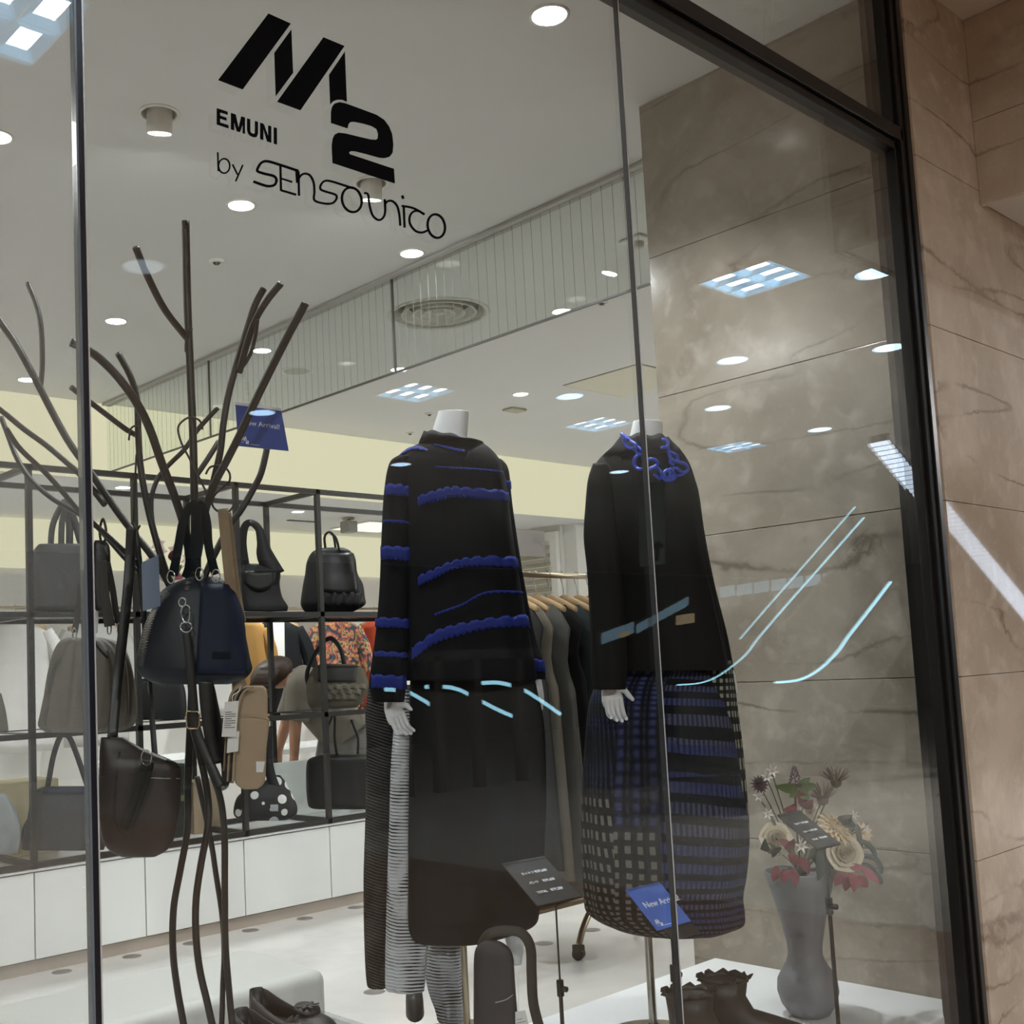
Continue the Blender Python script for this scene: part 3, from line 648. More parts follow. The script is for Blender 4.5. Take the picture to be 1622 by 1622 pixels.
# --- navy nylon bag
b1 = Body(1.97, [(914, 303, 345), (922, 280, 358), (935, 258, 368), (955, 246, 376), (985, 231, 384), (1015, 221, 389), (1042, 215, 394), (1060, 217, 397), (1074, 230, 388), (1084, 252, 362)], .42, 48, 2.3, 4, lambda t, v: .02*math.sin(2*PI*5*t+v*5)+.014*math.sin(2*PI*11*t+v*9)+.008*math.sin(2*PI*23*t-v*14))
pp = [b1.mesh().build('body', NYLON, None, True)]
fp = MB().grid(lambda u, v: b1.front((318+60*u) if v < .1 else (318-8*v)+(62+16*v)*u, 928+v*140, .004), 12, 14).build('front_panel', NAVY2, None, True, solid=.003); pp.append(fp)
pp += [rib3([(275, 912), (277, 897), (283, 864), (289, 831), (299, 806), (313, 797)], 1.93, 13, DKWEB), rib3([(310, 905), (310, 870), (311, 830), (312, 798)], 1.925, 16, DKWEB),
       rib3([(342, 910), (337, 894), (330, 862), (328, 831), (322, 806), (313, 797)], 1.94, 13, DKWEB), rib3([(293, 915), (300, 890), (295, 850), (291, 825)], 1.98, 12, DKWEB)]
for x, y in ((271, 914), (316, 909), (342, 912)): pp.append(ring_loop(x, y, 1.925, 6, 10))
pp += [zipper(b1, [(270, 940), (254, 956), (244, 978), (236, 1004), (230, 1034), (227, 1056)], 8, 1.95), zipper(b1, [(302, 914), (300, 925), (297, 937)], 7, 1.95)]
pp += [ring_loop(289, 954, 1.90, 5.5, 7, 2.6), ring_loop(295, 993, 1.90, 9, 8, 2.6)]
pp.append(MB().tube([at(x, y, 1.898) for x, y in ((290, 960), (287, 970), (291, 983), (296, 986), (300, 980), (300, 962), (292, 957))], .0013, 8, 4).build('snap_clip', CHROME, None, True))
pp.append(MB().grid(lambda u, v: b1.front(334+26*u, 1033+11*v, .0065), 4, 3).build('logo_patch', DKWEB, None, False, solid=.002))
under(fp, pp[-1]); whole('nylon_handbag', 'navy black nylon handbag with silver zip and clasp hanging from the tree trunk', 'handbag', pp)
# --- black shoulder strap with buckle
pp = [rib3([(295, 1000), (300, 1040), (304, 1085), (307, 1120), (310, 1150), (322, 1185), (338, 1220), (350, 1246)], [1.90]*8, 13, BLEATH), rib3([(350, 1246), (357, 1240), (356, 1205), (346, 1150), (335, 1095), (330, 1078)], [1.90, 1.905, 1.92, 1.92, 1.93, 1.95], 12, BLEATH),
      rib3([(325, 1080), (328, 1120), (335, 1170), (343, 1210)], 1.915, 20, BLEATH)]
q = [at(x, y, 1.885) for x, y in ((296, 1127), (314, 1127), (316, 1131), (316, 1150), (313, 1154), (299, 1154), (296, 1150), (295, 1131), (296, 1127))]
pp.append(MB().tube(q, .0013, 8, smooth=False).build('buckle', GOLDM, None, True))
whole('shoulder_strap', 'long black leather shoulder strap with gold rectangular buckle dangling below the navy bag', 'strap', pp)
# --- taupe pouch
b2 = Body(1.92, [(1086, 392, 416), (1092, 381, 422), (1105, 374, 424), (1134, 372, 424), (1142, 371, 427), (1160, 371, 425), (1190, 370, 422), (1225, 370, 421), (1241, 373, 418), (1250, 384, 408)], .35, 40, 2.8, 4)
pp = [b2.mesh().build('body', TAUPEC, None, True)]
pp.append(MB().tube([b2.front(x, y, .001) for x, y in ((374, 1136), (390, 1134), (410, 1135), (425, 1140))], .0018, 8).build('flap_seam', TAUPEC, None, True))
def stripes_mat(name, c1, c2, n):
    t = NT(name); u = t.sep(t.coord('UV'))[0]; k = t.math('GREATER_THAN', t.math('FRACT', t.math('MULTIPLY', u, n)), .5); t.bsdf(t.mix(k, lin(c1), lin(c2)), .85); return t.m
WEBS = NT('striped_webbing'); _k = WEBS.math('GREATER_THAN', WEBS.math('FRACT', WEBS.math('MULTIPLY', WEBS.sep(WEBS.coord('Generated'))[0], 7.0)), .55); WEBS.bsdf(WEBS.mix(_k, lin('8b7d69'), lin('26231f')), .85); WEBS = WEBS.m
for k in range(4): pp.append(rib3([(402-k*4, 1088+k), (388-k*4.2, 1094), (379-k*4, 1112), (374-k*4, 1150), (369-k*4.2, 1238)], 1.895+k*.004, 3.2, plain('webbing_dark', '2b2723', .8) if k % 2 else TAUPEC, 'webbing_stripe', .0012))
pp.append(rib3([(386, 1090), (372, 1105), (367, 1150), (361, 1240)], 1.915, 17, TAUPEC, 'webbing'))
tstr = cloth('taupe_stitched', '8f7d68', .8, weave=200, bump=.4)
pp += [rib3([(353, 806), (357, 850), (362, 900), (368, 950), (380, 1000)], [1.99, 1.98, 1.97, 1.99, 2.06], 16, tstr), rib3([(360, 812), (367, 870), (374, 930), (384, 985)], 2.03, 12, tstr), rib3([(376, 1050), (377, 1075), (383, 1094)], 2.0, 22, TAUPEC)]
pp.append(MB().grid(lambda u, v: b2.front(405+(13-3*v)*u, 1205+17*v, .002), 2, 2).build('patch', PAPER, None, solid=.001))
whole('taupe_pouch', 'slim taupe canvas shoulder pouch with striped webbing hanging on the tree stand', 'bag', pp)
def card(name, px, d, mat, label, cat, group=None, th=.0006, lines=0, dd=None):
    P = [at(x, y, d+(dd[i] if dd else 0)) for i, (x, y) in enumerate(px)]; nrm = (P[1]-P[0]).cross(P[3]-P[0]).normalized()
    if nrm.dot(_f) > 0: nrm = -nrm
    o = [MB().prism(P, -nrm*th).build('card', mat)]
    for k in range(lines):
        v = .3+.5*k/max(lines, 1); mb = MB(); w0 = .12; w1 = .88 if k % 3 else .6
        L = P[0].lerp(P[3], v); R = P[1].lerp(P[2], v); e = (P[3]-P[0])*.012
        n = 9
        for i in range(n):
            a, b = w0+(w1-w0)*i/n, w0+(w1-w0)*(i+.75)/n; mb.prism([L.lerp(R, a)-e+nrm*.0002, L.lerp(R, b)-e+nrm*.0002, L.lerp(R, b)+e+nrm*.0002, L.lerp(R, a)+e+nrm*.0002], nrm*.0002)
        under(o[0], mb.build('print_line', INK))
    return whole(name, label, cat, o, group), P, nrm
card('price_tag', [(356, 1112), (378, 1110), (374, 1167), (351, 1167)], 1.875, PAPER, 'white printed swing tag in front of the taupe pouch', 'tag', 'swing tags', lines=8)
card('price_tag', [(361, 1160), (379, 1158), (377, 1190), (359, 1193)], 1.885, PAPER, 'plain white tag below the printed tag on the taupe pouch', 'tag', 'swing tags')
tag(MB().tube([at(368, 1113, 1.874), at(369, 1102, 1.875), at(378, 1095, 1.885), at(381, 1088, 1.89)], .0007, 6).build('tag_cord', PAPER, None, True), 'white looped cord of the printed swing tag', 'cord')
# --- grey nylon bag (left)
b3 = Body(2.12, [(1010, 108, 160), (1016, 96, 182), (1030, 88, 197), (1052, 81, 206), (1090, 73, 211), (1130, 67, 212), (1150, 66, 205), (1160, 78, 180)], .38, 144, 2.3, 4, lambda t, v: .07*math.sin(2*PI*11*t+v*2.5)*(.3+.7*v)+.03*math.sin(2*PI*19*t-v*4))
pp = [b3.mesh().build('body', GREYN, None, True), zipper(b3, [(99, 1040), (92, 1055), (86, 1075), (80, 1098)], 7, 2.1)]
pp += [rib3([(160, 888), (163, 930), (170, 970), (174, 992)], 2.08, 17, GREYW), rib3([(170, 890), (178, 930), (184, 970), (192, 995)], 2.13, 10, GREYW), rib3([(128, 925), (125, 960), (121, 985), (118, 1002)], 2.14, 10, GREYW)]
for x, y in ((173, 996), (189, 996), (118, 1004)): pp.append(ring_loop(x, y, 2.09, 3, 9, 2.4))
pp.append(MB().tube([b3.front(x, y, .002) for x, y in ((150, 1018), (158, 1030), (168, 1044))], .0025, 8).build('zip_pull', BLEATH, None, True))
pp.append(MB().tube([b3.front(x, y, .001) for x, y in ((172, 1030), (186, 1080), (196, 1140))], .003, 8).build('pocket_seam', GREYN, None, True))
whole('grey_handbag', 'gathered grey nylon handbag with zips on the left side of the tree stand', 'handbag', pp)
# --- brown leather bag
b4 = Body(2.00, [(1168, 160, 196), (1185, 158, 225), (1203, 157, 270), (1215, 157, 285), (1245, 156, 287), (1290, 157, 284), (1325, 161, 277), (1345, 171, 266), (1357, 192, 246)], .30, 48, 2.8, 4)
pp = [b4.mesh().build('body', BROWNL, None, True)]
pp.append(rib3([(208, 836), (206, 880), (202, 940), (194, 1010), (186, 1080), (178, 1170)], [2.06, 2.06, 2.05, 2.04, 2.03, 2.0], 16, BLEATH)); pp.append(rib3([(215, 842), (222, 900), (230, 1000), (238, 1100), (246, 1205)], [2.1]*4+[2.02], 9, BLEATH))
pp += [ring_loop(232, 1200, 1.955, 8, 12, 2), rib3([(232, 1205), (224, 1236), (210, 1276), (200, 1305), (197, 1312)], 1.955, 13, BLEATH, 'tassel'), rib3([(240, 1206), (232, 1240), (216, 1285), (204, 1312)], 1.96, 9, BLEATH, 'tassel')]
pp.append(MB().tube([b4.front(x, y, .001) for x, y in ((234, 1232), (255, 1233), (284, 1234))], .0012, 8).build('zip', CHROME, None, True))
pp.append(MB().tube([b4.front(x, y, .001) for x, y in ((190, 1190), (184, 1240), (182, 1290), (190, 1318), (200, 1322))], .0016, 8).build('pocket_seam', BROWNL, None, True))
whole('brown_leather_bag', 'dark brown rounded leather shoulder bag hanging low on the tree stand', 'handbag', pp)
b5 = Body(2.2, [(856, 150, 166), (864, 148, 173), (885, 147, 175), (930, 147, 174), (960, 149, 172), (968, 153, 167)], .35, 32, 2.8)
whole('black_pochette', 'small black bag just right of the left glass joint', 'bag', [b5.mesh().build('body', BLEATH, None, True), rib3([(160, 858), (158, 840), (163, 822), (168, 840), (166, 858)], 2.19, 4, BLEATH, 'handle')])
card('price_card', [(224, 891), (251, 879), (254, 960), (226, 968)], 1.93, plain('card_blue_grey', '7887a0', .35, var=.05), 'pale blue-grey card tucked beside the navy bag', 'card')
# --- hanging blue sign
BLUEP = plain('sign_blue', '3450a0', .35, var=.04); BLUE2 = plain('sign_blue_bright', '4a6cc0', .35, var=.04); SWHITE = plain('sign_white', 'e8ecf4', .5, var=.01)
def logo_small(origin, ex, ey, s, mat):
    """little M and 2 emblem: ex right, ey up, s overall width"""
    out = []
    def q(p): return [origin+ex*(x*s)+ey*(y*s) for x, y in p]
    for p in ([(.0, .35), (.14, .35), (.34, .95), (.2, .95)], [(.36, .9), (.40, .55), (.33, .35), (.27, .62)], [(.32, .35), (.46, .35), (.66, .95), (.52, .95)], [(.68, .9), (.72, .5), (.62, .45), (.6, .62)],
              [(.56, .42), (.98, .42), (1.0, .2), (.74, .12), (1.0, .1), (1.0, .0), (.56, .0), (.56, .22), (.84, .26), (.84, .32), (.56, .32)], [(.0, .12), (.3, .12), (.3, .17), (.0, .17)], [(1.15, .0), (2.3, .0), (2.3, .06), (1.15, .06)]):
        out.append(MB().prism(q(p), ex.cross(ey)*.0003).build('emblem_stroke', mat))
    return out
def sign_panel(P, mat, text, tsize, parts_extra=(), th=.002):
    nrm = (P[1]-P[0]).cross(P[0]-P[3]).normalized(); ex = (P[1]-P[0]).normalized(); ey = (P[0]-P[3]).normalized()
    W = (P[1]-P[0]).length; Hh = (P[0]-P[3]).length
    o = [MB().prism([P[3], P[2], P[1], P[0]], -nrm*th).build('panel', mat)]
    n2 = ex.cross(ey).normalized()
    if text: o.append(text_on('lettering', text, tsize, SWHITE, P[3]+ex*(W*.13)+ey*(Hh*.52)+n2*.0004, ex, ey)); o += logo_small(P[3]+ex*(W*.08)+ey*(Hh*.07)+n2*.0005, ex, ey, W*.17, SWHITE)
    return o, ex, ey, n2, W, Hh
P = [at(372.5, 638, 2.06), at(445, 648, 2.04), at(457, 714, 2.015), at(377, 706, 2.035)]
o, ex, ey, n2, W, Hh = sign_panel(P, BLUEP, 'New Arrival!', .0138)
o.append(MB().prism([P[0]-ey*.004, P[1]-ey*.004, P[1]+ey*.0015, P[0]+ey*.0015], n2*.0012).build('top_edge', SWHITE))
o.append(MB().obox(P[0].lerp(P[1], .42)+ey*.001+n2*.004, ex*.018, ey*.007, n2*.003).build('acrylic_clip', ACRYL, None, bevel=.001))
mb = MB()
for k in range(7):
    c = P[0].lerp(P[1], .36).lerp(at(386, 586, 2.06), k/6.5)+Vector((.002*math.sin(k*2), 0, 0)); mb.lathe([(.0, -.005), (.005, -.002), (.006, .001), (.0, .006)], c, 6)
o.append(mb.build('crystal_chain', ACRYL, None)); under(o[0], *[k for k in o[1:] if k.name.startswith(('lettering', 'emblem'))]); whole('hanging_sign', 'blue New Arrival sign hanging by a clear chain among the tree branches', 'sign', o)

# ================================================================== shoes on a clear riser (bottom left)
SHOEM = plain('charcoal_leather', '2b2a2c', .45, var=.15, nscale=20, bump=.1); SHOEIN = plain('shoe_lining', '1c1412', .7)
def flat_shoe(heel, toe, label, w=.074):
    heel = Vector(heel); toe = Vector(toe); ax = (toe-heel); L = ax.length; ax.normalize(); sd = Vector((ax.y, -ax.x, 0)); up = Vector((0, 0, 1)); R = []
    N = 22; prof = []
    for i in range(N+1):
        t = i/N; hw = w/2*(.62+.38*math.sin(min(1, t*1.5)*PI/2))*(1 if t < .75 else math.sqrt(max(.02, 1-((t-.75)/.26)**2)))*(.75 if t < .03 else 1)
        hz = .019+.046*(1-t)**2.6 if t < .55 else .040-.016*((t-.55)/.45)
        if t > .62: hz = .040*math.sqrt(max(.03, 1-((t-.62)/.40)**2))+.004
        prof.append((t, hw, hz))
    def ringp(t, hw, hz, inner=False):
        c = heel+ax*(L*t); pts = []
        for k in range(25):
            a = PI*k/24                           # over the top, heel open between
            x = math.cos(a); z = math.sin(a)**.6
            pts.append(c+sd*(hw*x*(1+.08*math.sin(a)))+up*(hz*z))
        return pts
    vamp = MB(); rings = [ringp(*p)+[heel+ax*(L*p[0])-sd*p[1]*.9, heel+ax*(L*p[0])+sd*p[1]*.9, ringp(*p)[0]] for p in prof if p[0] > .56]
    vamp.loft(rings)
    o = [vamp.build('vamp', SHOEM, None, True)]
    for s_ in (1, -1):     # side quarters meeting at the heel
        Q = MB(); rr = []
        for t, hw, hz in prof:
            if t > .64: break
            c = heel+ax*(L*t); hq = hz*(1.0 if t < .5 else 1.0-.05*(t-.5)); b_ = c+sd*(s_*hw); rr.append([b_, b_+up*hq*.5+sd*s_*.003, b_+up*hq-sd*s_*.002, b_+up*hq-sd*s_*.0045, b_+up*hq*.5-sd*s_*.0005, b_-sd*s_*.004, b_])
        o.append(Q.loft(rr).build('quarter', SHOEM, None, True))
    bk = MB(); hw = prof[0][1]; rr = []
    for k in range(13):
        a = PI/2+PI*k/12; d = ax*math.cos(a)*hw*.8+sd*math.sin(a)*hw; c = heel
        rr.append([c+d, c+d*1.05+up*.03, c+d*.95+up*.066, c+d*.88+up*.066, c+d*.95+up*.03, c+d*.9, c+d])
    o.append(bk.loft(rr, False).build('heel_counter', SHOEM, None, True))
    ins = MB(); ins.loft([[heel+ax*(L*t)+sd*(hw*.95*math.cos(2*PI*k/16))+up*(.008+.004*math.sin(2*PI*k/16)) for k in range(17)] for t, hw, hz in prof], True); o.append(ins.build('insole', SHOEIN, None, True))
    c = heel+ax*(L*.66)+up*.047; nrm = (up+ax*.25).normalized()
    o.append(MB().lathe([(0, .007), (.018, .007), (.026, .005), (.028, 0), (.0, 0)], c, 24, nrm).build('rosette', SHOEM, None, True))
    mb = MB()
    for k in range(8): a = 2*PI*k/8; mb.ribbon([c+nrm*.008+(sd*math.cos(a)+ax*math.sin(a))*.004, c+nrm*.0095+(sd*math.cos(a+.4)+ax*math.sin(a+.4))*.024], .006, .002, sd*-math.sin(a)+ax*math.cos(a), smooth=False)
    o.append(mb.build('rosette_pleats', plain('rosette_grey', '48484e', .5), None))
    return whole('flat_shoe', label, 'shoe', o, 'pair of charcoal ballet flats')
RZ = .475
h1 = on_z(384, 1650, RZ+.008); h2 = on_z(405, 1618, RZ+.008)
def vis(x, y, d): p = at(x, y, d); return Vector((p.x, p.y, RZ+.008))
hA = on_z(388, 1640, RZ+.008); dirn = (on_z(560, 1650, RZ+.008)-on_z(400, 1610, RZ+.008)).normalized()
heel2 = on_z(408, 1617, RZ+.008); flat_shoe(heel2, heel2+dirn*.235, 'charcoal ballet flat with round rosette, the farther one of the pair')
heel1 = on_z(384, 1652, RZ+.008); flat_shoe(heel1, heel1+dirn*.235, 'charcoal ballet flat with round rosette, the nearer one of the pair')
rc = (heel1+heel2)/2+dirn*.12
rp = [MB().box((rc.x-.17, rc.y-.12, RZ), (rc.x+.17, rc.y+.12, RZ+.008)).build('top_plate', ACRYL)]
for x in (-.17, .162): rp.append(MB().box((rc.x+x, rc.y-.12, PZ), (rc.x+x+.008, rc.y+.12, RZ-.001)).build('side_plate', ACRYL))
whole('acrylic_riser', 'clear acrylic riser under the charcoal ballet flats', 'display riser', rp)
# ================================================================== mannequins and their clothes
def poly_hand(mb, wrist, fwd, palm_n, s=1.0, curl=.5, thumb=1):
    """palm, four unequal curled fingers and a thumb leaving the side of the palm; returns nothing, fills mb"""
    wrist = Vector(wrist); f = Vector(fwd).normalized(); n = Vector(palm_n); n = (n-f*n.dot(f)).normalized(); sd = f.cross(n)
    L = .085*s; rings = []
    for t, hw, ht in ((-.12, .022, .016), (0, .024, .015), (.35, .036, .015), (.75, .040, .013), (1.0, .036, .010)):
        c = wrist+f*(L*t)+n*(-.006*t); rings.append([c+sd*(hw*s*math.cos(2*PI*k/16))+n*(ht*s*math.sin(2*PI*k/16)) for k in range(17)])
    mb.loft(rings)
    for i, (off, ln) in enumerate(((-.027, .066), (-.009, .074), (.009, .070), (.026, .056))):
        p = wrist+f*(L*.95)+sd*(off*s); d = f.copy(); P = [p-f*.012]; a = curl*(.9+.1*i)
        for seg in (.42, .32, .26):
            P.append(P[-1]+d*(ln*s*seg+(.012 if seg == .42 else 0))); d = (d*math.cos(a)+n*math.sin(a)).normalized()
        P.append(P[-1]+d*.002); mb.tube(P, [.0092*s, .0088*s, .0082*s, .007*s, .004*s], 10, 4)
    p = wrist+f*(L*.25)-sd*(.030*s*thumb); d = (f*.75-sd*.6*thumb+n*.35).normalized(); P = [p+sd*.014*thumb, p+d*.022*s]; d = (d+f*.4+n*.25).normalized(); P.append(P[-1]+d*.028*s); P.append(P[-1]+(d+n*.3).normalized()*.022*s)
    mb.tube(P, [.012*s, .0105*s, .0095*s, .006*s], 10, 4)
BLK = cloth('black_jersey', '0c0c10', .8, var=.2); COBALT = cloth('cobalt_band', '1d2a73', .7, var=.12)
FOLD = lambda k, a: (lambda t, v: a*(.2+v)*math.sin(2*PI*k*t+1.5*math.sin(4*v))+a*.5*(.2+v)*math.sin(2*PI*k*1.83*t+2))
D1 = 2.75
# mannequin one
neck = Body(D1+.02, [(652, 694, 743), (656, 693, 743), (675, 687, 742), (690, 682, 741), (703, 672, 743), (716, 660, 750), (760, 650, 780), (900, 655, 790), (1040, 660, 800), (1062, 680, 790)], .5, 40)
mp = [neck.mesh().build('torso', MANNEQ, None, True)]
hb = MB(); wl_ = at(617, 1108, D1-.02); poly_hand(hb, wl_, _r*.35-Vector((0, 0, .9)), -_f*.75+_r*.55, .66, .62, 1); mp.append(hb.build('hand', MANNEQ, None, True))
hb = MB(); wl_ = at(848, 1070, D1+.15); poly_hand(hb, wl_, (at(852, 1110, D1+.15)-wl_), -_r*.9+_f*.3, .8, .45, 1); mp.append(hb.build('hand', MANNEQ, None, True))
pb = at(741, 1640, D1+.04); pb.z = PZ
mp.append(MB().lathe([(.0085, PZ+.01), (.0085, 1.0)], (pb.x, pb.y, 0), 20).build('pole', NICKEL, None, True))
mp.append(MB().lathe([(0, PZ), (.14, PZ), (.14, PZ+.006), (.02, PZ+.012), (.012, PZ+.03)], (pb.x, pb.y, 0), 40).build('base', NICKEL, None, True))
lg_ = Body(D1+.08, [(1300, 790, 850), (1400, 795, 840), (1470, 798, 832), (1500, 803, 830), (1528, 812, 826)], .9, 24); mp.append(lg_.mesh().build('leg', MANNEQ, None, True))
whole('mannequin', 'headless white mannequin wearing the cobalt-banded black tunic', 'mannequin', mp, 'display mannequins', loc=(pb.x, pb.y, PZ))
# tunic
tor = Body(D1, [(697, 676, 756), (703, 664, 766), (712, 646, 778), (724, 632, 789), (742, 624, 797), (780, 624, 804), (850, 628, 813), (930, 630, 826), (1000, 630, 838), (1050, 630, 846), (1078, 632, 848)], .62, 96, 2.0, 4, FOLD(9, .018))
ls = Body(D1-.05, [(722, 630, 650), (735, 616, 648), (780, 608, 650), (850, 604, 651), (930, 601, 651), (1000, 595, 649), (1050, 588, 646), (1085, 584, 643), (1112, 590, 639)], .75, 40, 2.0, 4, FOLD(7, .03))
rs = Body(D1+.12, [(728, 775, 795), (745, 782, 806), (800, 790, 812), (900, 804, 827), (1000, 824, 846), (1050, 833, 861), (1076, 838, 864)], 1.2, 32, 2.0, 4, FOLD(6, .03))
tp_ = [tor.mesh(False).build('bodice', BLK, None, True), ls.mesh(False).build('sleeve', BLK, None, True), rs.mesh(False).build('sleeve', BLK, None, True)]
for o in tp_: m = o.modifiers.new('solid', 'SOLIDIFY'); m.thickness = .003
# shoulder cap closing towards the neck, standing collar points
col = MB(); nn = 48; rings = []
for k, (py, xl, xr) in enumerate(((702, 664, 766), (695, 672, 758), (697, 680, 752), (706, 684, 748))):
    B = Body(D1+.01, [(py, xl, xr), (py+1, xl, xr)], .8, nn); rings.append([p+Vector((0, 0, (.0025*math.sin(i*1.1)-.015*math.cos(PI/2+2*PI*i/nn))*(k > 0))) for i, p in enumerate(B.ring(0))])
col.loft(rings, False); tp_.append(col.build('collar', BLK, None, True, solid=.003))
fr = MB()
for (a, b, c) in (((744, 712), (756, 697), (762, 716)), ((757, 716), (767, 716), (772, 728)), ((764, 721), (771, 718), (776, 728))):
    fr.prism([at(*a, D1-.02), at(*b, D1-.01), at(*c, D1-.02)], _f*.012)
tp_.append(fr.build('collar_frill', BLK))
def band(body, top, bot, scal=.9, nm='band', teeth=40, holes=()):
    """cobalt strip lying on the cloth between two traced edges, toothed lower edge"""
    def ed(pts, t):
        n = len(pts)-1; i = min(int(t*n), n-1); f = t*n-i; a, b = pts[i], pts[i+1]
        return (a[0]+(b[0]-a[0])*f, a[1]+(b[1]-a[1])*f)
    teeth = max(4, int(teeth*.62)); N = teeth*8; mb = MB(); rows = []
    top = [(q.x, q.y) for q in catmull([Vector((*q, 0)) for q in top], 8)[0]]; bot = [(q.x, q.y) for q in catmull([Vector((*q, 0)) for q in bot], 8)[0]]
    for i in range(N+1):
        t = i/N; a = ed(top, t); b = ed(bot, t); kt = 2.6*scal*max(0, math.sin(t*teeth*PI*.9))**.6 if b[1]-a[1] > 6 else .8; kb = 2.4*scal*abs(math.sin(t*teeth*PI)); rows.append([body.front(a[0]+(b[0]-a[0])*v, a[1]+kt*(1-v)+(b[1]-a[1])*v+kb*v, .0035) for v in (0, .33, .66, 1)])
    n = 4; mb.add([p for r in rows for p in r], [(i*n+j, i*n+j+1, (i+1)*n+j+1, (i+1)*n+j) for i in range(N) for j in range(n-1)])
    return mb.build(nm, COBALT, None, True, solid=.0015)
tp_ += [band(tor, [(690, 749), (740, 752), (795, 752)], [(690, 751), (740, 755), (795, 755)], 1, teeth=26), band(tor, [(664, 795), (690, 786), (715, 779), (750, 781), (803, 781)], [(664, 809), (690, 804), (720, 797), (760, 799), (806, 797)], 1.2, teeth=32),
        band(tor, [(664, 915), (690, 905), (722, 892), (760, 886), (822, 884)], [(664, 930), (690, 919), (725, 903), (765, 900), (825, 899)], 1.2, teeth=34), band(tor, [(690, 972), (730, 958), (770, 939), (832, 937)], [(690, 975), (730, 961), (770, 942), (832, 940)], 1, teeth=30),
        band(tor, [(658, 1022), (690, 1001), (730, 988), (780, 978), (836, 972)], [(658, 1042), (690, 1017), (735, 1004), (785, 994), (838, 992)], 1.2, teeth=34), band(tor, [(640, 716), (660, 711), (680, 720)], [(634, 726), (655, 717), (680, 722)], 1, teeth=10), band(tor, [(688, 710), (720, 718), (735, 722)], [(688, 711), (715, 721), (735, 724)], .8, teeth=10)]
for a, b in ((770, 786), (826, 829), (866, 886), (976, 992), (1029, 1037), (1066, 1087)):
    xl, xr = 612-(a-770)*.07, 649
    if a > 1000: xl, xr = 595-(a-1029)*.12, 644-(a-1029)*.05
    tp_.append(band(ls, [(xl, a), ((xl+xr)/2, a+1), (xr, a+3)], [(xl, b), ((xl+xr)/2, b+1), (xr, b+3)], .9, teeth=12))
tp_ += [band(rs, [(835, 1042), (848, 1041), (859, 1044)], [(836, 1060), (850, 1059), (862, 1061)], .8, teeth=8), band(rs, [(794, 765), (800, 766), (807, 768)], [(795, 777), (801, 778), (808, 780)], .6, teeth=4)]
whole('tunic', 'black tunic top with toothed cobalt blue bands on the left mannequin', 'tunic', tp_)
# pleated trousers
def pleat_mat(name, c1, c2, k, tilt, thr=.52):
    t = NT(name); u, v, _ = t.sep(t.coord('Object')); x = t.coord('Object'); sp = t.sep(x); z = sp[2]; h = t.math('ADD', t.math('MULTIPLY', t.math('SUBTRACT', sp[0], sp[1]), tilt), z)
    h = t.math('ADD', h, t.math('MULTIPLY', t.noise(9, 2, x), .012)); f = t.math('FRACT', t.math('MULTIPLY', h, k)); pat = t.noise(14, 3, x, .5)
    tri = t.math('ABSOLUTE', t.math('SUBTRACT', f, .5)); m_ = t.math('LESS_THAN', t.math('ADD', tri, t.math('MULTIPLY', t.math('SUBTRACT', pat, .5), .9)), .5-thr*.6)
    t.bsdf(t.mix(m_, lin(c2), lin(c1)), .8, 0, .2, bump=tri, bstr=.7, bdist=.004); return t.m
PLD = pleat_mat('pleat_charcoal', '4a4846', '171615', 130, .25, .45); PLW = pleat_mat('pleat_white_black', 'b9bdc2', '16171a', 125, .05, .20)
t1 = Body(D1+.06, [(1085, 584, 655), (1130, 578, 646), (1180, 580, 634), (1300, 578, 626), (1400, 575, 622), (1500, 577, 617), (1555, 581, 613), (1565, 585, 611)], .7, 48, 2, 4, FOLD(6, .05))
t2 = Body(D1+.0, [(1090, 630, 668), (1200, 620, 674), (1300, 617, 680), (1400, 614, 684), (1500, 612, 678), (1558, 611, 674), (1568, 613, 672)], .8, 48, 2, 4, FOLD(5, .05))
t3 = Body(D1+.14, [(1150, 668, 735), (1300, 670, 738), (1400, 672, 738), (1500, 673, 735), (1560, 677, 737), (1595, 688, 738), (1617, 694, 738)], .8, 48, 2, 4, FOLD(7, .06))
tr_ = [t1.mesh().build('side_panel', PLD, None, True), t2.mesh().build('leg', PLW, None, True), t3.mesh().build('leg', PLW, None, True)]
tag(tr_[0], 'charcoal pleated side panel'); whole('pleated_trousers', 'finely pleated charcoal and white striped wide trousers on the left mannequin', 'trousers', tr_)
ap = Body(D1-.04, [(1070, 650, 846), (1100, 648, 852), (1150, 648, 862), (1250, 647, 865), (1330, 646, 863), (1400, 646, 859), (1440, 645, 854), (1465, 645, 846), (1480, 648, 815), (1492, 656, 775), (1497, 675, 750)], .16, 64, 2.6, 5, FOLD(3, .015))
tag(ap.mesh().build('overskirt', cloth('black_panel', '131213', .55, var=.2, bump=.05), None, True), 'plain black overskirt panel with rounded hem on the left mannequin', 'skirt')
sh = MB().loft([[at(x, 1572, D1+.08)+_r*(.02*math.cos(2*PI*k/16))*q+_f*(.05*math.sin(2*PI*k/16))*q+Vector((0, 0, z)) for k in range(17)] for x, q, z in ((656, 1, 0), (656, 1.1, -.02), (656, 1.15, -.05), (656, .9, -.055))])
tag(sh.build('dark_shoe', SHOEM, None, True), 'dark shoe tip showing under the striped trouser hem', 'shoe')
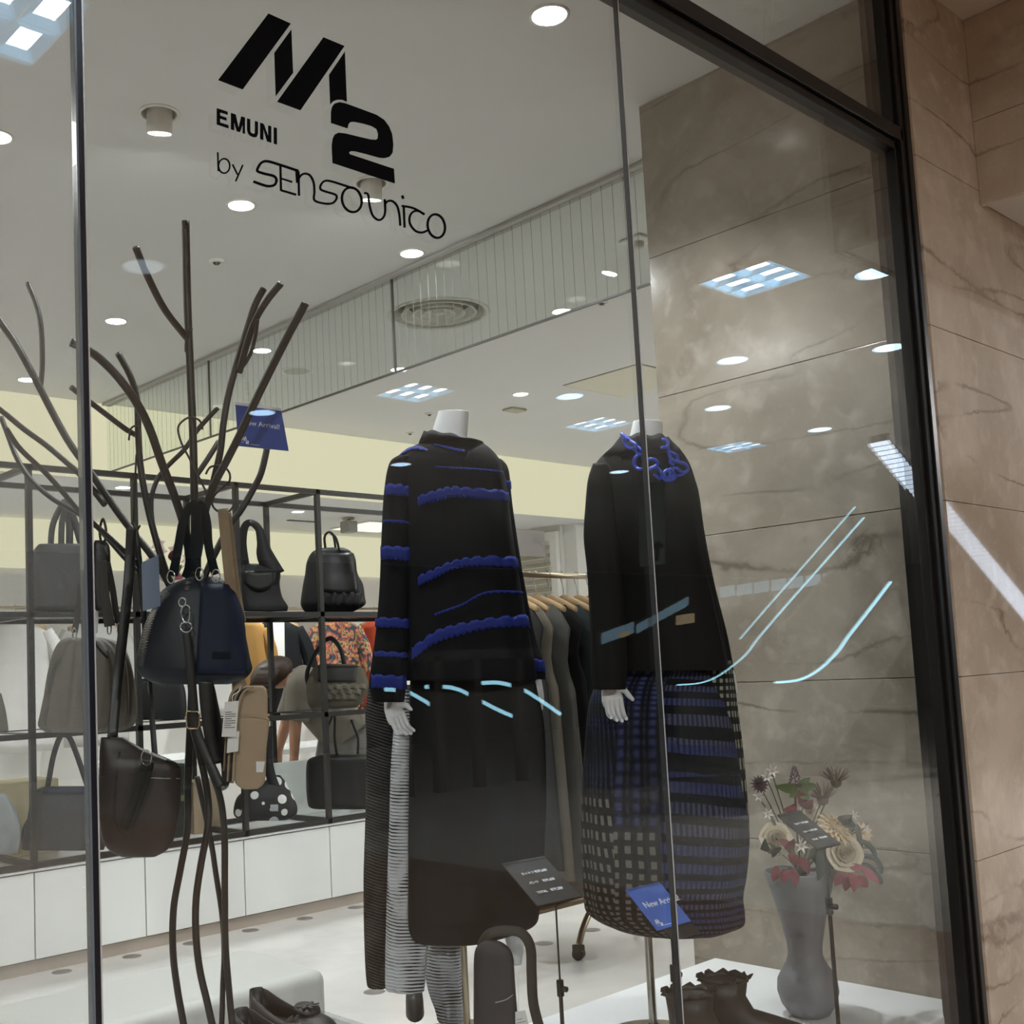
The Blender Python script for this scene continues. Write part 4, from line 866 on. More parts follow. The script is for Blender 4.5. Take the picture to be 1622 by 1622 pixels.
# black tote standing beside
tb = Body(2.52, [(1490, 768, 788), (1496, 758, 800), (1512, 751, 812), (1560, 750, 816), (1640, 750, 822), (1712, 752, 826), (1718, 758, 820)], .4, 40, 3.0, 4, FOLD(3, .01))
TOTE = plain('charcoal_tote', '242325', .6, var=.12, nscale=20)
tpz = [tb.mesh().build('body', TOTE, None, True), rib3([(762, 1500), (775, 1480), (800, 1474), (826, 1478), (840, 1500), (842, 1540), (845, 1590), (858, 1640)], 2.55, 20, plain('tote_strap', '2a2622', .6), 'strap', .003)]
tpz.append(MB().tube([tb.front(x, y, .001) for x, y in ((784, 1586), (800, 1582), (812, 1574))], .0012, 6).build('seam', plain('seam_light', '8b8a88', .6), None, True))
whole('charcoal_tote', 'charcoal leather tote bag with wide strap standing under the left mannequin', 'handbag', tpz)
card('price_tag', [(816, 1603), (832, 1600), (842, 1640), (817, 1645)], 2.5, PAPER, 'white swing tag by the charcoal tote strap', 'tag', 'swing tags', lines=4)
tag(MB().tube([at(822, 1603, 2.499), at(821, 1570, 2.51), at(820, 1530, 2.53)], .0007, 6).build('tag_cord', PAPER, None, True), 'white cord running up from the tote swing tag', 'cord')

# mannequin two
D2 = 2.75
neck = Body(D2+.02, [(668, 1003, 1049), (672, 1002, 1050), (690, 998, 1050), (704, 994, 1052), (725, 975, 1064), (800, 960, 1085), (950, 965, 1095), (1060, 975, 1110)], .72, 40)
mp = [neck.mesh().build('torso', MANNEQ, None, True)]
hb = MB(); wl_ = at(966, 1080, D2-.09); poly_hand(hb, wl_, _r*.12-Vector((0, 0, 1)), -_f+_r*.15, .66, .68, 1); mp.append(hb.build('hand', MANNEQ, None, True))
hb = MB(); wl_ = at(1152, 1055, D2+.05); poly_hand(hb, wl_, (at(1158, 1095, D2+.05)-wl_), -_r*.9, .78, .4, 1); mp.append(hb.build('hand', MANNEQ, None, True))
pb = at(1036, 1640, D2); pb.z = PZ
mp.append(MB().lathe([(.010, PZ+.01), (.010, 1.0)], (pb.x, pb.y, 0), 20).build('pole', plain('bright_steel', 'b9b4ac', .2, metal=1, bump=0), None, True)); mp.append(MB().lathe([(0, PZ), (.11, PZ), (.11, PZ+.006), (.02, PZ+.012), (.012, PZ+.03)], (pb.x, pb.y, 0), 40).build('base', NICKEL, None, True))
whole('mannequin', 'headless white mannequin wearing the black top, blue necklace and checked skirt', 'mannequin', mp, 'display mannequins', loc=(pb.x, pb.y, PZ))
BLK2 = cloth('black_cotton', '111010', .75, var=.25, bump=.1)
tor = Body(D2, [(701, 988, 1062), (708, 974, 1070), (720, 958, 1082), (738, 944, 1092), (765, 936, 1100), (800, 936, 1106), (850, 940, 1112), (900, 944, 1122), (950, 948, 1134), (1000, 952, 1144), (1045, 956, 1152), (1062, 960, 1154)], .62, 96, 2, 4, FOLD(8, .02))
ls = Body(D2-.10, [(735, 940, 962), (760, 932, 968), (800, 928, 972), (850, 925, 978), (900, 930, 983), (950, 933, 987), (1010, 936, 990), (1060, 938, 992), (1092, 942, 989)], .8, 40, 2, 4, FOLD(6, .03))
rs = Body(D2+.06, [(750, 1074, 1094), (775, 1080, 1105), (850, 1090, 1116), (930, 1103, 1132), (1000, 1120, 1150), (1050, 1133, 1160), (1062, 1137, 1161)], 1.1, 32, 2, 4, FOLD(5, .03))
tp_ = [tor.mesh(False).build('bodice', BLK2, None, True, solid=.003), ls.mesh(False).build('sleeve', BLK2, None, True, solid=.003), rs.mesh(False).build('sleeve', BLK2, None, True, solid=.003)]
col = MB(); rings = []
for py, xl, xr, th in ((724, 955, 1084, .62), (712, 968, 1075, .66), (702, 976, 1064, .7), (694, 982, 1058, .75), (697, 989, 1054, .75), (706, 994, 1050, .7)):
    rings.append([p+Vector((0, 0, .004*math.sin(i*.9))) for i, p in enumerate(Body(D2+.005, [(py, xl, xr), (py+1, xl, xr)], th, 48).ring(0))])
col.loft(rings, False); tp_.append(col.build('collar', BLK2, None, True, solid=.004)); whole('black_blouse', 'loose black long-sleeved top with slouchy collar on the right mannequin', 'top', tp_)
def patch_mat():
    t = NT('patchwork_checks'); u, v, _ = t.sep(t.coord('UV')); nz = t.math('MULTIPLY', t.math('SUBTRACT', t.noise(5, 2, t.coord()), .5), .02); u = t.math('ADD', u, nz); v2 = t.math('ADD', v, t.math('MULTIPLY', nz, 1.2))
    sq = lambda x, k, duty, ph=0.0: t.math('LESS_THAN', t.math('FRACT', t.math('ADD', t.math('MULTIPLY', x, k), ph)), duty)
    mul = lambda a, b: t.math('MULTIPLY', a, b)
    blk = lin('121214'); crm = lin('77756d'); blu = lin('20254a'); lbl = lin('3f4670'); gry = lin('37373b'); fade = t.ramp(t.noise(4, 3, t.coord()), [(.3, (.35,)*3), (.7, (1,)*3)])
    du = t.math('ADD', u, t.math('MULTIPLY', v2, -.16)); low = t.math('GREATER_THAN', v2, .47)
    chk1 = mul(sq(du, 46, .45), mul(sq(v2, 30, .55), fade)); st1 = mul(mul(sq(du, 62, .35), t.math('ADD', .45, mul(sq(v2, 60, .5), .55))), fade)
    c1 = t.mix(chk1, blk, crm); c1b = t.mix(mul(st1, .85), lin('12141b'), t.mix(sq(v2, 9, .5), lbl, gry)); c1 = t.mix(low, c1b, c1)
    rib_ = t.math('MAXIMUM', sq(u, 29, .28, .2), mul(sq(u, 87, .5), .45)); c2 = t.mix(mul(rib_, fade), blk, t.mix(sq(v2, 38, .55), lin('1c2145'), lbl)); c2l = t.mix(mul(mul(sq(u, 40, .45, .1), sq(v2, 34, .55)), fade), blk, crm); c2 = t.mix(t.math('GREATER_THAN', v2, .52), c2, c2l)
    vb = t.math('ADD', v2, t.math('MULTIPLY', u, -.10)); vlow = t.math('GREATER_THAN', v2, .42); band_ = t.mix(vlow, sq(vb, 14, .5), sq(vb, 24, .55))
    c3 = t.mix(band_, lin('0a0b13'), t.mix(mul(sq(u, 90, .5), t.math('ADD', .25, mul(t.noise(8, 1, t.coord()), .9))), blu, t.mix(sq(vb, 5, .5), lbl, lin('57565c'))))
    c4 = t.mix(mul(sq(u, 44, .5), sq(v2, 23, .5)), t.mix(mul(.5, t.math('ADD', sq(u, 44, .5), sq(v2, 23, .5))), lin('0a0a0a'), lin('2c2c28')), lin('96968e'))
    e1 = t.math('GREATER_THAN', u, .40); e2 = t.math('GREATER_THAN', u, t.math('ADD', .505, t.math('MULTIPLY', v2, -.02))); e3 = t.math('GREATER_THAN', u, t.math('ADD', .585, t.math('MULTIPLY', v2, .28)))
    c = t.mix(e1, c1, c2); c = t.mix(e2, c, c3); c = t.mix(e3, c, c4); t.bsdf(c, .8, 0, .2, bump=t.noise(40, 3, t.coord()), bstr=.1, bdist=.004); return t.m
sk = Body(D2+.0, [(1046, 976, 1158), (1075, 950, 1163), (1100, 938, 1166), (1130, 932, 1169), (1180, 928, 1175), (1250, 924, 1181), (1320, 923, 1185), (1380, 925, 1181), (1420, 927, 1174), (1445, 933, 1176), (1466, 965, 1174), (1477, 1005, 1150)], .62, 120, 2, 5, lambda t, v: .02*(.3+v)*math.sin(2*PI*8*t+2*v)+.012*v*math.sin(2*PI*15*t+1))
tag(sk.mesh().build('patchwork_skirt', patch_mat(), None, True), 'dark cocoon skirt patchworked with blue stripes and cream checks on the right mannequin', 'skirt')
# necklace: cobalt rubber loops
NB = plain('cobalt_rubber', '2c49c8', .4, var=.05, bump=0)
def nz_(x, y): return (900+x/5.07, 640+y/5.07)
LK = [[(445, 275), (452, 318), (490, 352), (535, 350), (545, 325), (505, 300), (472, 268), (430, 240), (440, 250), (482, 290)], [(532, 345), (545, 378), (590, 408), (605, 395), (580, 362), (548, 340), (532, 345)],
      [(580+52*math.cos(a), 465+58*math.sin(a)) for a in [2*PI*i/12 for i in range(13)]], [(632, 455), (665, 440), (702, 450), (718, 480), (700, 500), (655, 518), (638, 535)], [(640, 540), (680, 510), (715, 512), (742, 545), (755, 590), (800, 615), (845, 605), (862, 575), (840, 545), (818, 520)],
      [(775, 585), (772, 550), (800, 530), (815, 560), (800, 600), (780, 590)], [(815, 600), (850, 570), (840, 525), (870, 515), (905, 545), (945, 545), (960, 515), (935, 480), (890, 468), (850, 455), (825, 435), (820, 470), (850, 490)],
      [(870, 460), (880, 425), (850, 400), (812, 390), (818, 425), (845, 445)], [(750, 287), (782, 288), (803, 315), (790, 345), (760, 348), (752, 358)], [(800, 350), (810, 380), (840, 400)], [(690, 560), (720, 590), (740, 600)], [(870, 575), (900, 570), (930, 555)]]
nk = []
for i, L in enumerate(LK):
    P = [at(*nz_(x, y), D2-.085+.02*math.cos((x-700)/130)*0+.0006*((x-700)/10)**2*.1+.004*math.sin(k*1.3+i)) for k, (x, y) in enumerate(L)]
    nk.append(MB().tube(P, .0038, 10, 5).build('loop_link', NB, None, True))
whole('blue_necklace', 'cobalt blue looping rubber necklace draped over the black collar', 'necklace', nk)
# ruffled boots
BOOT = plain('dark_brown_boot', '27231f', .5, var=.2, nscale=15, bump=.15)
def boot(px, py, label, ang, pxtop):
    g = on_z(px, py, PZ); dr = Vector((math.cos(ang), math.sin(ang), 0)); sd = Vector((dr.y, -dr.x, 0)); up = Vector((0, 0, 1)); rings = []
    for z, back, fr_, hw in ((.0, -.035, .20, .036), (.02, -.038, .205, .040), (.045, -.04, .185, .040), (.065, -.04, .13, .038), (.085, -.04, .07, .037), (.12, -.042, .052, .038), (.155, -.046, .058, .042)):
        c = g+up*z+dr*((back+fr_)/2); a = (fr_-back)/2; rings.append([c+dr*(a*math.cos(2*PI*k/36))+sd*(hw*math.sin(2*PI*k/36))*(1 if z > .05 else (1-.15*max(0, math.cos(2*PI*k/36)))) for k in range(37)])
    o = [MB().loft(rings, False).build('upper', BOOT, None, True, solid=.003)]
    o.append(MB().loft([[p-up*.0+up*z0 for p in rings[0]] for z0 in (.0, .008)]).build('sole', plain('sole_dark', '191614', .6), None))
    fr2 = MB(); top = rings[-1]; fr2.loft([[p+(p-(g+up*.155)).normalized()*(q*.009*(1+.7*math.sin(i*1.6)))+up*(q*.010+.005*q*math.sin(i*2.1)) for i, p in enumerate(top)] for q in (0, .5, 1)], False)
    o.append(fr2.build('ruffle', BOOT, None, True, solid=.002)); return whole('ankle_boot', label, 'boot', o, 'pair of ruffled boots')
boot(1095, 1690, 'dark brown ruffled ankle boot directly behind the glass joint', -.75, 0); boot(1150, 1662, 'dark brown ruffled ankle boot right of the glass joint', -.72, 0)
# ================================================================== sign stands
SIGNB = plain('sign_charcoal', '2b2a2a', .45, var=.08)
def stand_sign(cx, cy, d, w_, h_, tilt, mat, label, rows=None, big=None, rot=0.0, backplate=False, clamp_z=None):
    c = at(cx, cy, d); ex = Vector((math.cos(rot), math.sin(rot), 0)); bk = Vector((-ex.y, ex.x, 0)); ey = bk*math.cos(tilt)+Vector((0, 0, math.sin(tilt))); n2 = ex.cross(ey).normalized()
    TL, TR, BR, BL = c-ex*w_/2+ey*h_/2, c+ex*w_/2+ey*h_/2, c+ex*w_/2-ey*h_/2, c-ex*w_/2-ey*h_/2
    o = [MB().prism([BL, BR, TR, TL], -n2*.0025).build('panel', mat)]
    o.append(MB().prism([TL-ey*.006, TR-ey*.006, TR, TL], n2*.0012).build('top_lip', SIGNB if mat is SIGNB else ACRYL)); o.append(MB().prism([BL, BR, BR+ey*.020, BL+ey*.020], n2*.0015).build('bottom_lip', SIGNB)) if mat is SIGNB else None
    if backplate: o.append(MB().prism([BL-ey*.03+ex*.02, BR-ey*.03, BR+ey*.01-n2*.004, BL+ey*.01-n2*.004+ex*.02], -n2*.003).build('back_plate', SIGNB))
    if rows:
        for k, (a, b) in enumerate(rows):
            y = h_*(.20-.22*k)
            o.append(text_on('price_text', a, .0092*w_/.125, SWHITE, c-ex*(w_*.30)+ey*(y-.004)+n2*.0006, ex, ey)); o.append(text_on('price_text', b, .0105*w_/.125, SWHITE, c+ex*(w_*.02)+ey*(y-.004)+n2*.0006, ex, ey))
            o.append(MB().prism([c-ex*(w_*.32)+ey*(y-.0075)+n2*.0004, c-ex*(w_*.02)+ey*(y-.0075)+n2*.0004, c-ex*(w_*.02)+ey*(y-.0068)+n2*.0004, c-ex*(w_*.32)+ey*(y-.0068)+n2*.0004], n2*.0003).build('rule', INK))
    if big:
        o.append(text_on('lettering', big, .0215, SWHITE, BL+ex*(w_*.13)+ey*(h_*.50)+n2*.0004, ex, ey)); o += logo_small(BL+ex*(w_*.08)+ey*(h_*.06)+n2*.0005, ex, ey, w_*.17, SWHITE)
    f = c-ey*(h_*.42)-n2*.006; fx, fy = f.x, f.y
    o.append(MB().tube([f, (fx, fy, f.z-.02), (fx, fy, clamp_z or f.z-.10)], .0022, 8, smooth=False).build('rod', BLACKM, None, True)); zc = clamp_z or f.z-.10
    o.append(MB().box((fx-.006, fy-.006, zc-.018), (fx+.006, fy+.006, zc+.018)).build('clamp', BLACKM, None, bevel=.002)); o.append(MB().lathe([(0, 0), (.006, 0), (.006, .012), (0, .012)], (fx, fy-.006, zc), 12, (0, -1, 0)).build('clamp_knob', BLACKM, None, True))
    o.append(MB().lathe([(.0045, PZ+.004), (.0045, zc)], (fx, fy, 0), 12).build('post', BLACKM, None, True)); o.append(MB().lathe([(0, PZ+.0005), (.05, PZ+.0005), (.05, PZ+.005), (0, PZ+.006)], (fx, fy, 0), 28).build('foot', BLACKM, None, True))
    under(o[0], *[k for k in o[1:] if k.name.startswith(('price_text', 'rule', 'lettering', 'emblem'))]); cm = [k for k in o if k.name.startswith('clamp') and 'knob' not in k.name][0]; under(cm, [k for k in o if k.name.startswith('clamp_knob')][0])
    return whole('sign_stand', label, 'sign', o, 'tilted sign stands', loc=(fx, fy, PZ))
z1 = at(867, 1545, 2.55).z
stand_sign(857, 1394, 2.50, .125, .135, math.radians(34), SIGNB, 'charcoal price sign with white prices on a thin stand before the left mannequin', [('カットソー', '¥39,600'), ('パンツ', '¥39,600'), ('TOTAL', '¥79,200')], rot=-.10, clamp_z=z1)
stand_sign(1043, 1434, 2.42, .109, .109, math.radians(42), BLUE2, 'bright blue New Arrival sign on a stand before the checked skirt', big='New Arrival!', rot=-.06, backplate=True)
z3 = at(1293, 1423, 2.52).z
stand_sign(1281, 1314, 2.48, .088, .115, math.radians(35), SIGNB, 'charcoal price sign on a thin stand in front of the flowers', [('ブルゾン', '¥79,200'), ('スカート', '¥49,500'), ('TOTAL', '¥128,700')], rot=-.05, clamp_z=z3)
# ================================================================== vase and flowers
VB = Vector((2.643, 1.584, PZ))
VASE = plain('vase_grey', '707176', .55, var=.05, nscale=8)
vs_ = MB().lathe([(0, .0005), (.040, .0005), (.050, .006), (.066, .030), (.0745, .060), (.072, .088), (.060, .112), (.047, .132), (.0415, .15), (.043, .175), (.055, .235), (.072, .300), (.087, .354), (.0845, .356), (.082, .354), (.066, .30), (.05, .235), (.03, .2), (0, .19)], VB, 48)
tag(vs_.build('vase', VASE, None, True), 'tall matte grey vase with flared neck and round belly on the white platform', 'vase')
FD = 2.86
def leaf_mb(mb, base, tip, wd, up=None, bend=.15, n=6):
    base = Vector(base); tip = Vector(tip); ax = tip-base; L = ax.length; ax.normalize(); up = Vector(up) if up else -_f; sd = ax.cross(up).normalized(); nr = sd.cross(ax)
    vs = []
    for i in range(n+1):
        t = i/n; w2 = wd/2*math.sin(PI*min(1, t*.93+.07))**.8*(1-.25*t); c = base+ax*(L*t)+nr*(bend*L*math.sin(PI*t))
        vs += [c-sd*w2+nr*w2*.25, c, c+sd*w2+nr*w2*.25]
    mb.add(vs, [(i*3+j, i*3+j+1, (i+1)*3+j+1, (i+1)*3+j) for i in range(n) for j in (0, 1)])
def mat_fl(n, c, v=.15): return plain(n, c, .6, var=v, nscale=60, bump=.05)
ROSE = mat_fl('rose_cream', 'd8cdb8'); PEACH = mat_fl('dahlia_peach', 'd1b792'); BURG = mat_fl('burgundy_petal', '3a1a20'); REDL = mat_fl('red_leaf', '7a2f38'); PINKL = mat_fl('pink_leaf', 'a85a68'); GREENL = mat_fl('green_leaf', '5b6b36'); DGREEN = mat_fl('dark_green_leaf', '26332a')
TEALL = mat_fl('teal_leaf', '3c4a4a'); LILY = mat_fl('lily_white', 'dcd5d0'); PURP = mat_fl('purple_floret', '6d4a63'); BRN = mat_fl('thistle_brown', '5c4838'); STEM = mat_fl('stem_green', '4d5638'); KRAFT = mat_fl('pink_petal', 'b08a84')
VT = VB+Vector((0, 0, .34))
def stem_of(p, r=.0016): 
    mid = (VT+p)/2+Vector((0, 0, .02)); return MB().tube([VB+Vector((random.uniform(-.015, .015), random.uniform(-.015, .015), .215)), VT+(p-VT)*.12, mid, p], r, 6, 4).build('stem', STEM, None, True)
def petals(mb, c, n0, rr, count, ln, wd, open_, layers=1, seed=0):
    c = Vector(c); n0 = Vector(n0).normalized(); a = n0.orthogonal().normalized(); b = n0.cross(a)
    for l in range(layers):
        for k in range(count):
            th = 2*PI*(k+.5*l)/count+seed; d = a*math.cos(th)+b*math.sin(th); op = open_*(1-l/(layers+.001)*.75)
            leaf_mb(mb, c+d*rr*.15, c+(d*math.sin(op)+n0*math.cos(op))*ln*(1-.16*l), wd*(1-.12*l), n0, .22, 5)
def flower(name, px, py, label, cat, build, d=FD, face=None):
    p = at(px, py, d); o = [stem_of(p)]+build(p, Vector(face) if face else (-_f+Vector((0, 0, .35))).normalized()); return whole(name, label, cat, o, 'flowers in the grey vase', loc=(VT.x, VT.y, VT.z))
def rose(s_, mat=ROSE, extra=None):
    def f(p, n):
        mb = MB(); a0 = n.orthogonal().normalized(); b0 = n.cross(a0)
        for l, (R, Hh, out, cnt) in enumerate(((.007, .022, 0, 3), (.013, .023, .15, 4), (.020, .022, .4, 5), (.027, .018, .8, 5), (.034, .011, 1.2, 6))):
            for k in range(cnt):
                th = 2*PI*k/cnt+l*.7
                def pet(u, v, R=R, Hh=Hh, out=out, th=th, cnt=cnt):
                    uu = 2*u-1; an = th+uu*(PI/cnt)*1.25; rr = R*(.35+.65*math.sin(v*PI/2))*(1+.22*out*v*v)*(1+.06*uu*uu); z = Hh*v*(1-.22*uu*uu)-.22*Hh*out*v**4
                    return p+((a0*math.cos(an)+b0*math.sin(an))*rr+n*(z-.006))*s_
                mb.grid(pet, 6, 6)
        o = [mb.build('petals', mat, None, True)]
        if extra: m3 = MB(); petals(m3, p-n*.01, n, .02, 3, .045*s_, .03*s_, 1.75, 1, 1.0); o.append(m3.build('leaf', extra, None, True))
        return o
    return f
flower('rose', 1229, 1328, 'cream rose at the left side of the vase flowers', 'flower', rose(.95, ROSE, PINKL)); flower('rose', 1338, 1352, 'cream peach rose at the right front of the vase flowers', 'flower', rose(1.05, ROSE, DGREEN), FD-.05); flower('rose', 1283, 1286, 'small cream rose above the price sign in the vase', 'flower', rose(.6), FD+.03)
def dahlia(s_, m_):
    def f(p, n):
        mb = MB(); petals(mb, p, n, .01, 14, .048*s_, .013*s_, 1.35, 4); return [mb.build('petals', m_, None, True)]
    return f
flower('dahlia', 1318, 1318, 'large peach dahlia with long petals right of the price sign', 'flower', dahlia(1.15, PEACH), FD-.02, (-_f*.6+_r*.3+Vector((0, 0, .7)))); flower('dahlia', 1362, 1322, 'pale peach dahlia half hidden at the right edge of the bouquet', 'flower', dahlia(.7, PEACH), FD+.04)
flower('scabiosa', 1202, 1243, 'dark burgundy flower at the top left of the bouquet', 'flower', dahlia(.52, BURG), FD)
def lily(s_, ct=6, m_=LILY):
    def f(p, n): mb = MB(); petals(mb, p, n, .004, ct, .019*s_, .0065*s_, 1.1, 1); return [mb.build('petals', m_, None, True)]
    return f
for k, (x, y, q, l) in enumerate(((1222, 1222, 1.1, 'small white star flower at the very top left'), (1214, 1231, 1.0, 'small white star flower beside the burgundy bloom'), (1201, 1262, 1.0, 'small white star flower below the burgundy bloom'), (1215, 1290, 1.0, 'small white star flower above the left rose'), (1268, 1341, 1.2, 'small white star flower under the price sign'), (1352, 1292, .8, 'tiny white flower right of the dahlia'), (1370, 1312, .8, 'tiny pale flower at the right edge'))): flower('star_flower', x, y, l, 'flower', lily(q))
def spike(p, n):
    mb = MB(); up = Vector((.02, 0, 1))
    for k in range(44):
        t = k/44; a = k*2.4; q = p+up*(.055*t-.03); d = Vector((math.cos(a), math.sin(a), .4)); mb.lathe([(0, -.003), (.0035*(1.1-.6*t), 0), (0, .004)], q+d*(.014*(1-t)+.003), 5)
    m2 = MB()
    for dx, dz in ((-.055, -.012), (.05, -.008), (.035, .01), (-.02, -.04), (.03, -.045)): leaf_mb(m2, p-Vector((0, 0, .03)), p+_r*dx+Vector((0, 0, dz-.01))-_f*.01, .028, None, .1)
    return [mb.build('florets', PURP, None, True), m2.build('leaf', GREENL, None, True)]
flower('flower_spike', 1259, 1230, 'purple flower spike with green leaves at the top of the bouquet', 'flower', spike)
def thistle(s_):
    def f(p, n):
        mb = MB()
        rn = random.Random(int(p.x*1000))
        for k in range(60):
            z = rn.uniform(.15, 1); a = rn.uniform(0, 2*PI); d = Vector((math.cos(a)*math.sqrt(max(0, 1-z*z*.8)), math.sin(a)*math.sqrt(max(0, 1-z*z*.8)), z)).normalized(); mb.tube([p, p+d*.022*s_, p+d*.04*s_+Vector((0, 0, .004))], [.0016, .0013, .0006], 4, 1, smooth=False)
        m2 = MB().lathe([(0, -.018*s_), (.012*s_, -.012*s_), (.015*s_, 0), (.008*s_, .012*s_), (0, .014*s_)], p, 14); return [mb.build('bristles', BRN, None), m2.build('bud', BRN, None, True)]
    return f
flower('thistle', 1303, 1265, 'brown spiky thistle right of the red leaves', 'flower', thistle(1.0)); flower('thistle', 1324, 1238, 'green-brown spiky thistle at the top right of the bouquet', 'flower', thistle(.95), FD+.02)
def spray(name, items, mat, label, d=FD, wd=.024):
    o = []; mb0 = MB()
    for (x0, y0), (x1, y1) in items:
        mb = MB(); a = at(x0, y0, d); b = at(x1, y1, d+random.uniform(-.04, .01)); leaf_mb(mb, a, b, wd, None, .12); o.append(mb.build('leaf', mat, None, True)); mb0.tube([VB+Vector((0, 0, .22)), VT, (VT+a)/2+Vector((0, 0, .012)), a], .001, 5, 3)
    o.append(mb0.build('stem', STEM, None, True)); return whole(name, label, 'foliage', o, 'flowers in the grey vase', loc=(VT.x, VT.y, VT.z))
spray('red_foliage', [((1258, 1262), (1268, 1242)), ((1270, 1278), (1288, 1266)), ((1262, 1280), (1240, 1282)), ((1272, 1272), (1264, 1252))], REDL, 'dusky red leaves behind the price sign', FD+.01, .034)
spray('red_foliage', [((1230, 1372), (1224, 1397)), ((1243, 1378), (1240, 1399)), ((1255, 1375), (1260, 1407)), ((1268, 1358), (1282, 1385)), ((1250, 1352), (1268, 1372)), ((1245, 1345), (1258, 1328))], REDL, 'red leaves drooping over the left vase rim', FD-.09, .026)
spray('red_foliage', [((1332, 1380), (1322, 1404)), ((1342, 1382), (1338, 1412)), ((1350, 1384), (1352, 1414)), ((1358, 1388), (1375, 1406))], REDL, 'red leaves drooping beyond the right vase rim', FD-.08, .03)
spray('pink_foliage', [((1364, 1372), (1394, 1400)), ((1236, 1330), (1254, 1342)), ((1345, 1372), (1368, 1374))], PINKL, 'pink leaves at the right tip of the bouquet', FD-.06, .022)
spray('green_foliage', [((1215, 1335), (1204, 1345)), ((1225, 1345), (1232, 1352)), ((1300, 1345), (1296, 1396)), ((1315, 1348), (1318, 1392)), ((1285, 1345), (1310, 1375)), ((1330, 1300), (1350, 1290)), ((1340, 1310), (1348, 1296))], DGREEN, 'dark green leaves in the middle of the bouquet', FD-.03, .038)
def arch(pts): return MB().ribbon([at(x, y, FD-.03) for x, y in pts], [.004, .012, .014, .014, .008], .001, _r*.6+Vector((0, 0, .8)))
tl = [arch(p).build('leaf', TEALL, None, True) for p in ([(1330, 1330), (1355, 1310), (1360, 1320), (1362, 1345), (1355, 1368)], [(1335, 1345), (1360, 1333), (1375, 1338), (1383, 1347), (1387, 1357)], [(1335, 1360), (1370, 1356), (1388, 1362), (1395, 1375), (1395, 1384)], [(1335, 1370), (1370, 1370), (1385, 1382), (1394, 1395), (1395, 1401)])]
whole('arching_foliage', 'blue-green arching leaves at the right side of the bouquet', 'foliage', tl, 'flowers in the grey vase', loc=(VT.x, VT.y, VT.z))
# ================================================================== cabinets and shelf frame along the shop
YS, YB = 4.847, 5.33
def fr(x, y, yy=YS): return on_y(x, y, yy)
XS = [.985, 1.505, 2.026, 2.545, 3.075, 3.597, 4.12, 4.64]
CABN = ['white cabinet leftmost behind the hazed left pane', 'white cabinet unit at the far left behind the tree stand', 'white cabinet unit left of the glass joint', 'white cabinet unit behind the brown bag', 'white cabinet unit behind the tree stand legs', 'white cabinet unit right of the tree stand legs', 'white cabinet unit at the right end beside the trousers']
for k in range(7):
    x0, x1 = XS[k], XS[k+1]; o = [MB().box((x0+.001, YS+.02, .055), (x1-.001, YB+.05, .425)).build('body', CABW), MB().box((x0+.003, YS, .06), (x1-.003, YS+.018, .42)).build('door', CABW, None, bevel=.001), MB().box((x0, YS+.015, 0), (x1, YB, .054)).build('plinth', TAUPE)]
    whole('base_cabinet', CABN[k], 'cabinet', o, 'white base cabinets')
tag(MB().box((XS[0], YS-.008, .427), (XS[-1], YB+.06, .437)).build('counter_top', PLATW), 'long white counter top over the base cabinets', 'counter top')
FRM = plain('shelf_frame_black', '1d1c1b', .4, var=.1); o = []
def bar_(a, b, t=.0125, nm='rail'): 
    lo = [min(p, q)-t for p, q in zip(a, b)]; hi = [max(p, q)+t for p, q in zip(a, b)]; o.append(MB().box(lo, hi).build(nm, FRM))
ZL = [.452, 1.0, 1.525, 2.178]
for x in (2.026, 2.533, 3.597, 4.64): 
    for y in (YS, YB): bar_((x, y, .4495), (x, y, ZL[-1]), .0125, 'post')
for x in (3.09,):
    for y in (YS, YB): bar_((x, y, .4495), (x, y, ZL[-1]), .0125, 'post')
bar_((1.0, YS, .4495), (1.0, YS, ZL[-1]), .0125, 'post'); bar_((1.0, YB, .4495), (1.0, YB, ZL[-1]), .0125, 'post')
for z in ZL:
    for y in (YS, YB): bar_((1.0, y, z), (4.64, y, z))
    for x in (1.0, 2.026, 3.09, 3.597, 4.64): bar_((x, YS, z), (x, YB, z), .0125, 'cross_bar')
DKGL = plain('smoked_shelf', '20201f', .15, var=.05, bump=0); SHG = glass('shelf_glass', (.75, .82, .80), gain=1.2)
for z, m_ in ((1.0, SHG), (1.525, DKGL)):
    for a, b in ((1.0, 2.026), (2.026, 3.09), (3.09, 3.597), (3.597, 4.64)): o.append(MB().box((a+.014, YS+.014, z+.002), (b-.014, YB-.014, z+.010)).build('shelf', m_))
whole('shelf_frame', 'black steel open shelf frame standing on the white cabinets', 'shelf', o, loc=(2.8, 5.1, .4375))
# --- bags on the shelves (world sizes, true shelf heights)
SD = lambda x, yy: (x*math.sin(YAW)+yy*math.cos(YAW))
def shelf_depth(px, py, yy=5.08): p = on_y(px, py, yy); return (p-O).dot(_f)
def sbag(name, rows, label, mat, thick=.3, power=2.8, extra=None, fold=None, yy=5.06, cat='handbag', group='bags on the shelf frame', z=None):
    mx = sum((r[1]+r[2])/2 for r in rows)/len(rows); my = rows[len(rows)//2][0]; d = shelf_depth(mx, my, yy); B = Body(d, rows, thick, 40, power, 4, fold)
    o = [B.mesh().build('body', mat, None, True)]
    if extra: o += extra(B, d)
    e = whole(name, label, cat, o, group)
    return e
def hnd(pts, wpx, mat, nm='handle', dd=0.0): return lambda B, d: [MB().tube([at(x, y, d+dd) for x, y in pts], wpx/FPX*d/2, 8, 5).build(nm, mat, None, True)]
def multi(*fs): return lambda B, d: [x for f in fs for x in f(B, d)]
